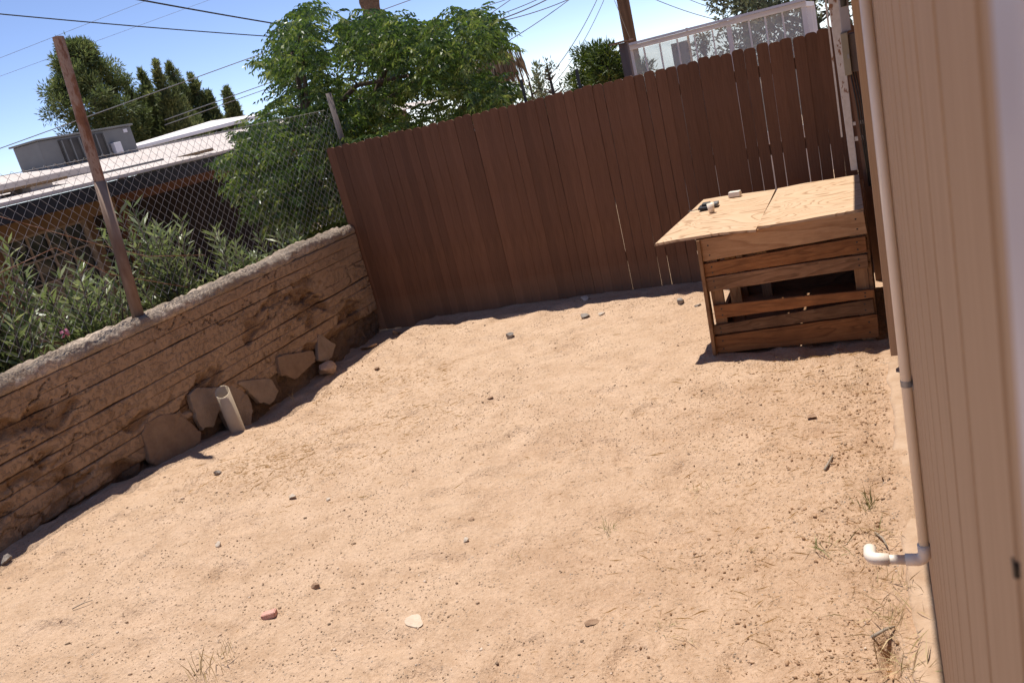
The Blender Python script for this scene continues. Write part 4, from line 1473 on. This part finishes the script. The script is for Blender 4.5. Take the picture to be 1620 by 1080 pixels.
# left corner board seen edge-on, splayed out at the foot
MB().hexa([(-1.075, FY - 0.035, 0.015), (-1.052, FY - 0.035, 0.015), (-1.052, FY + 0.06, 0.015), (-1.075, FY + 0.06, 0.015),
           (-1.060, FY - 0.02, 0.795), (-1.036, FY - 0.02, 0.795), (-1.036, FY + 0.06, 0.795), (-1.060, FY + 0.06, 0.795)]).build('corner_board', M['stud'], kn, bevel=0.003)
# side and back planks
for z0, z1 in ((0.02, 0.17), (0.50, 0.64), (0.65, 0.79)):
    MB().box(-1.057, -1.034, FY + 0.062, 6.42, z0, z1).build('side_plank', M['sidewood'], kn, bevel=0.002)
for z0, z1 in ((0.02, 0.17), (0.18, 0.33), (0.34, 0.49), (0.50, 0.64), (0.65, 0.79)):
    MB().box(-0.078, -0.055, FY + 0.030, 6.42, z0, z1 + 0.008).build('side_plank', M['sidewood'], kn, bevel=0.002)
for z0, z1 in ((0.02, 0.19), (0.191, 0.352), (0.353, 0.50), (0.501, 0.64), (0.641, 0.79)):
    MB().box(-1.03, -0.08, 6.402, 6.425, z0, z1).build('back_plank', M['plankgrey'], kn, bevel=0.002)
MB().box(-1.02, -0.09, FY + 0.066, 6.40, 0.03, 0.055).build('floor_board', M['plankgrey'], kn)


def ply(c, z, lab=None):
    n_ = 10
    th = 0.016
    A = [Vector((x, y, z)) for x, y in c]           # fl, fr, br, bl
    P = np.zeros((n_, n_, 3))
    for i in range(n_):
        for j in range(n_):
            u, v_ = i / (n_ - 1), j / (n_ - 1)
            q = A[0].lerp(A[1], u).lerp(A[3].lerp(A[2], u), v_)
            warp = 0.012 * (2 * u - 1) ** 2 * (-1 if c[0][0] < -1 else 0.3) * (1 - v_) + 0.004 * vnoise(u * 3, v_ * 3, 2)
            jit = 0.004 if (j == 0 and 0 < i < n_ - 1) else 0
            P[j, i] = (q.x, q.y + random.uniform(-jit, jit), q.z + float(warp))
    me_t = P.reshape(-1, 3)
    b = MB()
    N = n_ * n_
    b.v = [tuple(p) for p in me_t] + [tuple(p - np.array([0, 0, th])) for p in me_t]
    for j in range(n_ - 1):
        for i in range(n_ - 1):
            a = j * n_ + i
            b.f.append((a, a + 1, a + n_ + 1, a + n_))
            b.f.append((N + a + n_, N + a + n_ + 1, N + a + 1, N + a))
    edge = [i for i in range(n_)] + [j * n_ + n_ - 1 for j in range(1, n_)] + [(n_ - 1) * n_ + i for i in range(n_ - 2, -1, -1)] + [j * n_ for j in range(n_ - 2, 0, -1)]
    for i in range(len(edge)):
        a, c_ = edge[i], edge[(i + 1) % len(edge)]
        b.f.append((a, N + a, N + c_, c_))
    return b.build('plywood_top', M['ply'], kn)


ply([(-1.33, 5.30), (-0.682, 5.245), (-0.658, 6.47), (-1.205, 6.56)], 0.824)
ply([(-0.673, 5.255), (-0.062, 5.29), (-0.082, 6.48), (-0.640, 6.475)], 0.827)

# small things left on the top
tz = 0.834
blk = MB().hexa([(-0.995, 6.40, tz - .004), (-0.905, 6.385, tz - .004), (-0.895, 6.44, tz - .004), (-0.985, 6.455, tz - .004),
                 (-0.99, 6.402, tz + 0.034), (-0.907, 6.388, tz + 0.034), (-0.898, 6.436, tz + 0.034), (-0.983, 6.45, tz + 0.034)]).build('white_block', M['pvcwhite'], None, bevel=0.004)
tag(blk, 'small white block lying at the back edge of the plywood top', 'block')
cup = thing('paper_cup', 'little cream cup standing on the plywood top before the dark gadget', 'cup', (-1.055, 5.965, tz - 0.006))
b = MB()
n_ = 20
rings = [(0.021, 0.0), (0.027, 0.062), (0.0245, 0.062), (0.019, 0.004)]
for r_, z_ in rings:
    b.v += [(-1.055 + r_ * math.cos(2 * math.pi * i / n_), 5.965 + r_ * math.sin(2 * math.pi * i / n_), tz - 0.006 + z_) for i in range(n_)]
for lv in range(3):
    for i in range(n_):
        b.f.append((lv * n_ + i, lv * n_ + (i + 1) % n_, lv * n_ + n_ + (i + 1) % n_, lv * n_ + n_ + i))
b.f += [tuple(reversed(range(n_))), tuple(3 * n_ + i for i in range(n_))]
b.build('body', M['pvc'], cup, True)
MB().tube([(-1.055, 5.965, tz + 0.030), (-1.055, 5.965, tz + 0.040)], 0.0232, 20).build('contents', M['footing'], cup)
gd = thing('dark_gadget', 'small dark plastic gadget lying on the plywood top behind the cup', 'gadget', (-1.12, 6.14, tz))
MB().box(-1.17, -1.06, 6.08, 6.19, tz - 0.003, tz + 0.016).build('base', M['darkmetal'], gd, bevel=0.005)
MB().box(-1.145, -1.085, 6.11, 6.17, tz + 0.017, tz + 0.036).build('housing', M['steel'], gd, bevel=0.006)
MB().box(-1.075, -1.035, 6.13, 6.22, tz - 0.003, tz + 0.022).build('side_clip', M['acgrey'], gd, bevel=0.004)
MB().tube([(-1.17, 6.09, tz + 0.006), (-1.21, 6.07, tz + 0.005), (-1.24, 6.09, tz + 0.003)], 0.003, 6).build('lead', M['acgrey'], gd, True)


# ================================================================ STONES, STRAW, GRASS
def stone(name, px, py, size, flat, mat, lab, cat, seed, blocky=False):
    p = G(px, py)
    bm = bmesh.new()
    if blocky:
        bmesh.ops.create_cube(bm, size=1.5)
        bmesh.ops.bevel(bm, geom=bm.edges[:], offset=0.13, segments=2, affect='EDGES')
    else:
        bmesh.ops.create_icosphere(bm, subdivisions=3, radius=1)
    rs = random.Random(seed)
    ph = rs.uniform(0, 50)
    cs = [(Vector((rs.gauss(0, 1), rs.gauss(0, 1), rs.gauss(0, 1))).normalized(), rs.uniform(0.35, 0.8)) for _ in range(11)]
    for v in bm.verts:
        if not blocky:
            for d, c in cs:                              # broken facets
                k_ = v.co.dot(d)
                if k_ > c:
                    v.co -= d * (k_ - c) * 0.97
        n_ = float(fbm(v.co.x * 1.6 + ph, v.co.y * 1.6, v.co.z * 1.6, 3))
        v.co *= 1 + 0.16 * n_
    me = bpy.data.meshes.new(name)
    for v in bm.verts:
        v.co = Vector((v.co.x * size, v.co.y * size * rs.uniform(0.99, 1.01) * 0.75, v.co.z * size * flat))
    bm.to_mesh(me)
    bm.free()
    o = link(name, me, mat, None, False)
    o.location = p + Vector((0, 0, size * flat * 0.45))
    o.rotation_euler = (rs.uniform(-.15, .15), rs.uniform(-.15, .15), rs.uniform(0, 3.1))
    tag(o, lab, cat, 'loose stones on the sand')
    return o


RG = rock_mat('grey_rock', (0.20, 0.17, 0.145), (0.36, 0.31, 0.265))
RW = rock_mat('pale_rock', (0.42, 0.34, 0.265), (0.58, 0.49, 0.40))
RB = rock_mat('brown_rock', (0.22, 0.13, 0.08), (0.36, 0.235, 0.155))
RS = rock_mat('buried_stone', (0.50, 0.38, 0.28), (0.60, 0.48, 0.37))
RP = rock_mat('pink_brick', (0.50, 0.25, 0.19), (0.64, 0.38, 0.31))
stone('rock', 925, 473, 0.068, 0.42, RW, 'flat pale rock at the shadow edge below the fence', 'rock', 1)
stone('rock', 924, 503, 0.058, 0.5, RG, 'grey rounded rock below the flat pale rock near the fence', 'rock', 2)
stone('rock', 952, 499, 0.034, 0.45, RW, 'small pale stone right of the grey rock near the fence', 'rock', 3)
stone('rock', 1076, 481, 0.050, 0.75, RG, 'angular dark grey rock left of the kennel', 'rock', 4)
stone('rock', 1104, 484, 0.036, 0.4, RG, 'flat grey stone touching the left side of the kennel', 'rock', 5)
stone('rock', 808, 534, 0.052, 0.6, RG, 'lumpy dark grey rock alone in the middle distance', 'rock', 6)
stone('brick_piece', 427, 974, 0.040, 0.42, RP, 'pink broken brick piece in the left foreground', 'brick', 7, True)
stone('rock', 655, 983, 0.058, 0.13, RS, 'flat whitish stone half buried in the foreground', 'rock', 8)
stone('rock', 11, 888, 0.05, 0.85, RG, 'grey stone at the wall shadow on the left picture edge', 'rock', 9)
stone('rock', 1286, 660, 0.040, 0.35, RB, 'small dark brown flake on the sand below the kennel', 'rock', 10)
stone('rock', 347, 863, 0.026, 0.7, RW, 'small white stone left of the foreground centre', 'rock', 11)
stone('rock', 738, 856, 0.027, 0.6, RW, 'small white stone in the middle of the foreground', 'rock', 12)
stone('rock', 345, 750, 0.030, 0.7, RG, 'small dark stone right of the post tip shadow', 'rock', 13)
stone('rock', 463, 786, 0.034, 0.6, RW, 'pale stone with dark shadow below the straw patch', 'rock', 14)
stone('rock', 598, 584, 0.032, 0.6, RB, 'small dark brown stone above the straw patch', 'rock', 15)
stone('rock', 776, 632, 0.032, 0.3, RB, 'thin dark flake in the middle of the yard', 'rock', 16)
stone('rock', 520, 790, 0.022, 0.5, RW, 'tiny pale stone right of the pale stone below the straw', 'rock', 17)
stone('rock', 500, 930, 0.024, 0.8, RB, 'small brown clod above the pink brick piece', 'rock', 18)
stone('rock', 937, 985, 0.032, 0.3, RB, 'long reddish clod in the right foreground', 'rock', 19)
stone('rock', 745, 822, 0.022, 0.35, RB, 'dark chip above the white stone in the middle foreground', 'rock', 20)
stone('dirt_clod', 518, 592, 0.115, 0.75, rock_mat('clod', (0.40, 0.27, 0.18), (0.55, 0.39, 0.27)), 'big crumbly dirt clod at the edge of the wall shadow', 'clod', 21)
stone('dirt_clod', 585, 550, 0.10, 0.4, rock_mat('clod2', (0.34, 0.23, 0.155), (0.5, 0.36, 0.25)), 'broad low dirt clod between clod and fence corner', 'clod', 22)
stone('dirt_clod', 628, 528, 0.08, 0.5, rock_mat('clod3', (0.36, 0.25, 0.165), (0.52, 0.37, 0.26)), 'crumbly dirt clod nearest the fence corner', 'clod', 23)


def scatter_pebbles():
    bm = bmesh.new()
    bmesh.ops.create_icosphere(bm, subdivisions=1, radius=1)
    bv = np.array([v.co for v in bm.verts])
    bf = np.array([[v.index for v in f.verts] for f in bm.faces])
    bm.free()
    n_ = 15000
    rs = np.random.default_rng(5)
    xs_ = rs.uniform(-4.7, -0.06, n_ * 3)
    ys_ = rs.uniform(1.75, 7.0, n_ * 3)
    den = 0.06 + 0.94 * S(fbm(xs_ * 1.9, ys_ * 1.9, 6.5, 3) * 2.2 + 0.5)
    kx = (xs_ < -0.1) | (ys_ < 4.8)
    inbox = (xs_ > -1.1) & (ys_ > 5.2) & (ys_ < 6.5)
    keep = (rs.random(n_ * 3) < den) & ~inbox & kx
    xs_, ys_ = xs_[keep][:n_], ys_[keep][:n_]
    n_ = len(xs_)
    s = 0.0016 + 0.0028 * rs.random(n_) ** 2 + 0.005 * rs.random(n_) ** 26
    zs_ = gz(xs_, ys_)
    v = bv[None] * (1 + 0.35 * rs.uniform(-1, 1, (n_, len(bv), 1)))
    v = v * (s[:, None, None] * np.stack([rs.uniform(0.8, 1.5, n_), rs.uniform(0.7, 1.2, n_), rs.uniform(0.5, 0.9, n_)], -1)[:, None])
    a = rs.uniform(0, 6.28, n_)
    c, s_ = np.cos(a)[:, None], np.sin(a)[:, None]
    v = np.stack([v[..., 0] * c - v[..., 1] * s_, v[..., 0] * s_ + v[..., 1] * c, v[..., 2]], -1)
    v += np.stack([xs_, ys_, zs_ + s * 0.25], -1)[:, None]
    F = (bf[None] + (np.arange(n_) * len(bv))[:, None, None]).reshape(-1, 3)
    tint = np.repeat(np.clip(rs.normal(0.38, 0.25, n_), 0, 1), len(bv))
    o = link('pebbles', fast_mesh('pebbles', v.reshape(-1, 3), F, tint), M['pebble'], None, kind='stuff')
    tag(o, 'fine gravel and dirt crumbs strewn over the sandy yard', 'gravel')
    return bv, bf


bv, bf = scatter_pebbles()


def scatter_crumbs():
    rs = np.random.default_rng(15)
    n_ = 5200
    x = -0.04 - np.abs(rs.normal(0, 0.42, n_))
    y = 1.8 + 3.3 * rs.random(n_) ** 1.3
    keep = fbm(x * 4, y * 4, 3.0, 3) + 0.25 > rs.random(n_) * 0.7
    x, y = x[keep], y[keep]
    x2, y2 = rs.normal(-4.3, 0.13, 500), rs.uniform(5.0, 6.95, 500)          # crumbled bank by the wall
    x2 = x2 + 0.5 * S((y2 - 6.2) / 0.8)
    x, y = np.concatenate([x, x2]), np.concatenate([y, y2])
    n_ = len(x)
    s = 0.0018 + 0.006 * rs.random(n_) ** 4
    v = bv[None] * (1 + 0.65 * rs.uniform(-1, 1, (n_, len(bv), 1))) * (s[:, None, None] * rs.uniform(0.6, 1.4, (n_, 1, 3)))
    v = v + np.stack([x, y, gz(x, y) + s * 0.2], -1)[:, None]
    F = (bf[None] + (np.arange(n_) * len(bv))[:, None, None]).reshape(-1, 3)
    T = np.repeat(np.clip(rs.normal(0.45, 0.25, n_), 0, 1), len(bv))
    o = link('dirt_crumbs', fast_mesh('dirt_crumbs', v.reshape(-1, 3), F, T), M['crumb'], None, kind='stuff')
    tag(o, 'reddish crumbs of churned soil beside the house and wall', 'soil')


scatter_crumbs()


def scatter_straw():
    rs = np.random.default_rng(9)
    P = []
    for (px, py), n_, sx_, sy_ in [((450, 735), 1100, .38, .22), ((620, 605), 1100, .34, .20), ((640, 660), 800, .4, .25), ((400, 742), 500, .25, .2), ((540, 690), 600, .5, .35), ((520, 760), 120, .4, .3), ((980, 660), 60, .4, .3)]:
        p = G(px, py)
        P.append(np.stack([rs.normal(p.x, sx_, n_), rs.normal(p.y, sy_, n_)], -1))
    n_ = 520
    P.append(np.stack([rs.uniform(-4.2, -0.1, n_), rs.uniform(1.8, 6.6, n_)], -1))
    n_ = 3800
    P.append(np.stack([-0.05 - np.abs(rs.normal(0, 0.6, n_)), rs.uniform(1.8, 5.15, n_)], -1))
    P = np.concatenate(P)
    P = P[(P[:, 0] < -0.05) & (P[:, 0] > -4.4) & (P[:, 1] < 6.8) & ~((P[:, 0] > -1.1) & (P[:, 1] > 5.2))]
    n_ = len(P)
    z = gz(P[:, 0], P[:, 1]) + 0.003
    a = rs.uniform(0, 6.283, n_)
    d = norm(np.stack([np.cos(a), np.sin(a), rs.normal(0.03, 0.12, n_)], -1))
    L = rs.uniform(0.012, 0.045, n_) * np.where(rs.random(n_) < 0.08, 2.2, 1)
    T = np.clip(rs.normal(0.5, 0.3, n_), 0, 1)
    up_ = np.cross(d, np.array([0, 0, 1.0]))
    V, F, T = blades(np.stack([P[:, 0], P[:, 1], z], -1), d, L, np.maximum(0.0024, L * 0.07), T, 0, up_)
    o = link('straw', fast_mesh('straw', V, F, T), M['straw'], None, kind='stuff')
    tag(o, 'short yellow straw and dry stalks lying on the sand', 'straw')


scatter_straw()


def tuft(px, py, n_, h, lab, seed, mat='drygrass', spread=0.05, lean=0.9):
    p = G(px, py)
    rs = np.random.default_rng(seed)
    a = rs.uniform(0, 6.283, n_)
    e = rs.uniform(0.15, 1.3, n_) if lean > 0.5 else rs.uniform(0.8, 1.5, n_)
    base = np.array(p) + np.stack([rs.normal(0, spread * 0.35, n_), rs.normal(0, spread * 0.35, n_), np.full(n_, -0.006)], -1)
    d = np.stack([np.cos(a) * np.cos(e), np.sin(a) * np.cos(e), np.sin(e)], -1)
    L = h * rs.uniform(0.4, 1.0, n_)
    parts = []
    T = rs.uniform(0, 1, n_)
    V, F, Tt = blades(base, d, L, np.maximum(0.0022, 0.03 * L), T, 0.18)
    o = link('grass_tuft', fast_mesh('grass_tuft', V, F, Tt), M[mat], None)
    tag(o, lab, 'grass', 'grass tufts in the yard')


tuft(963, 838, 26, 0.10, 'wispy greenish grass tuft in the centre of the bare foreground', 1, 'greengrass')
tuft(1113, 775, 34, 0.10, 'brown dead grass tuft below the kennel, right of the wispy one', 2, spread=0.09)
tuft(1376, 806, 24, 0.15, 'green-tipped tuft just left of the conduit above its elbow', 3, 'greengrass', 0.05, 0.3)
tuft(1392, 850, 34, 0.13, 'tawny tuft directly above the white pipe end', 4, spread=0.10)
tuft(1310, 868, 26, 0.14, 'flat green runner grass left of the white pipe end', 5, 'greengrass', 0.12)
tuft(1050, 992, 18, 0.07, 'tiny green weed in the right foreground', 6, 'greengrass')
tuft(1082, 1012, 20, 0.08, 'dark twiggy weed below the tiny green weed', 7)
tuft(325, 1075, 24, 0.20, 'thin upright dry stalks cut by the bottom edge at lower left', 8, 'drygrass', 0.14, 0.3)
tuft(362, 1040, 14, 0.18, 'thin dry stalks right of the pair at the lower left edge', 9, 'drygrass', 0.08, 0.3)
tuft(1425, 985, 60, 0.15, 'tangled straw-coloured grass over the hole by the footing', 10, spread=0.16)
tuft(1442, 1065, 50, 0.17, 'dry grass clump at the bottom edge beside the siding', 11, spread=0.12)
tuft(1418, 925, 40, 0.12, 'dry grass clump right below the pipe elbow', 12, spread=0.10)
tuft(1240, 578, 22, 0.07, 'sparse dry tuft in front of the kennel shadow', 13, spread=0.15)
tuft(465, 640, 6, 0.22, 'single orange dry stalk at the wall right of the pipe stub', 15, 'drygrass', 0.03, 0.3)
tuft(413, 667, 10, 0.10, 'small dry stalks at the foot of the pipe stub', 16, 'drygrass', 0.05, 0.3)
tuft(1345, 620, 30, 0.07, 'low matted dry grass between kennel and conduit', 17, spread=0.18)
tuft(1185, 868, 30, 0.06, 'faint dry tuft left of the green runner grass', 18, spread=0.14)
tuft(820, 880, 12, 0.09, 'curled dry blades right of the white foreground stone', 19, spread=0.05)

# dead twigs lying about
for i, (p, q, r_, lab) in enumerate([((1305, 745), (1318, 722), 0.006, 'short brown twig on the sand left of the conduit'),
                                     ((1380, 1010), (1416, 995), 0.006, 'reddish twig by the hole at the footing'),
                                     ((115, 965), (148, 952), 0.003, 'thin pale stick in the left foreground'),
                                     ((1385, 845), (1405, 870), 0.005, 'orange root stub above the white pipe end')]):
    a, b_ = G(*p), G(*q)
    a.z += 0.008
    b_.z += 0.012
    mm = a.lerp(b_, 0.5) + Vector((0.006, 0.004, 0.006))
    tag(MB().tube([a, mm, b_], [r_, r_ * 0.9, r_ * 0.5], 6).build('twig', M['winframe'], None, True), lab, 'twig', 'loose twigs')
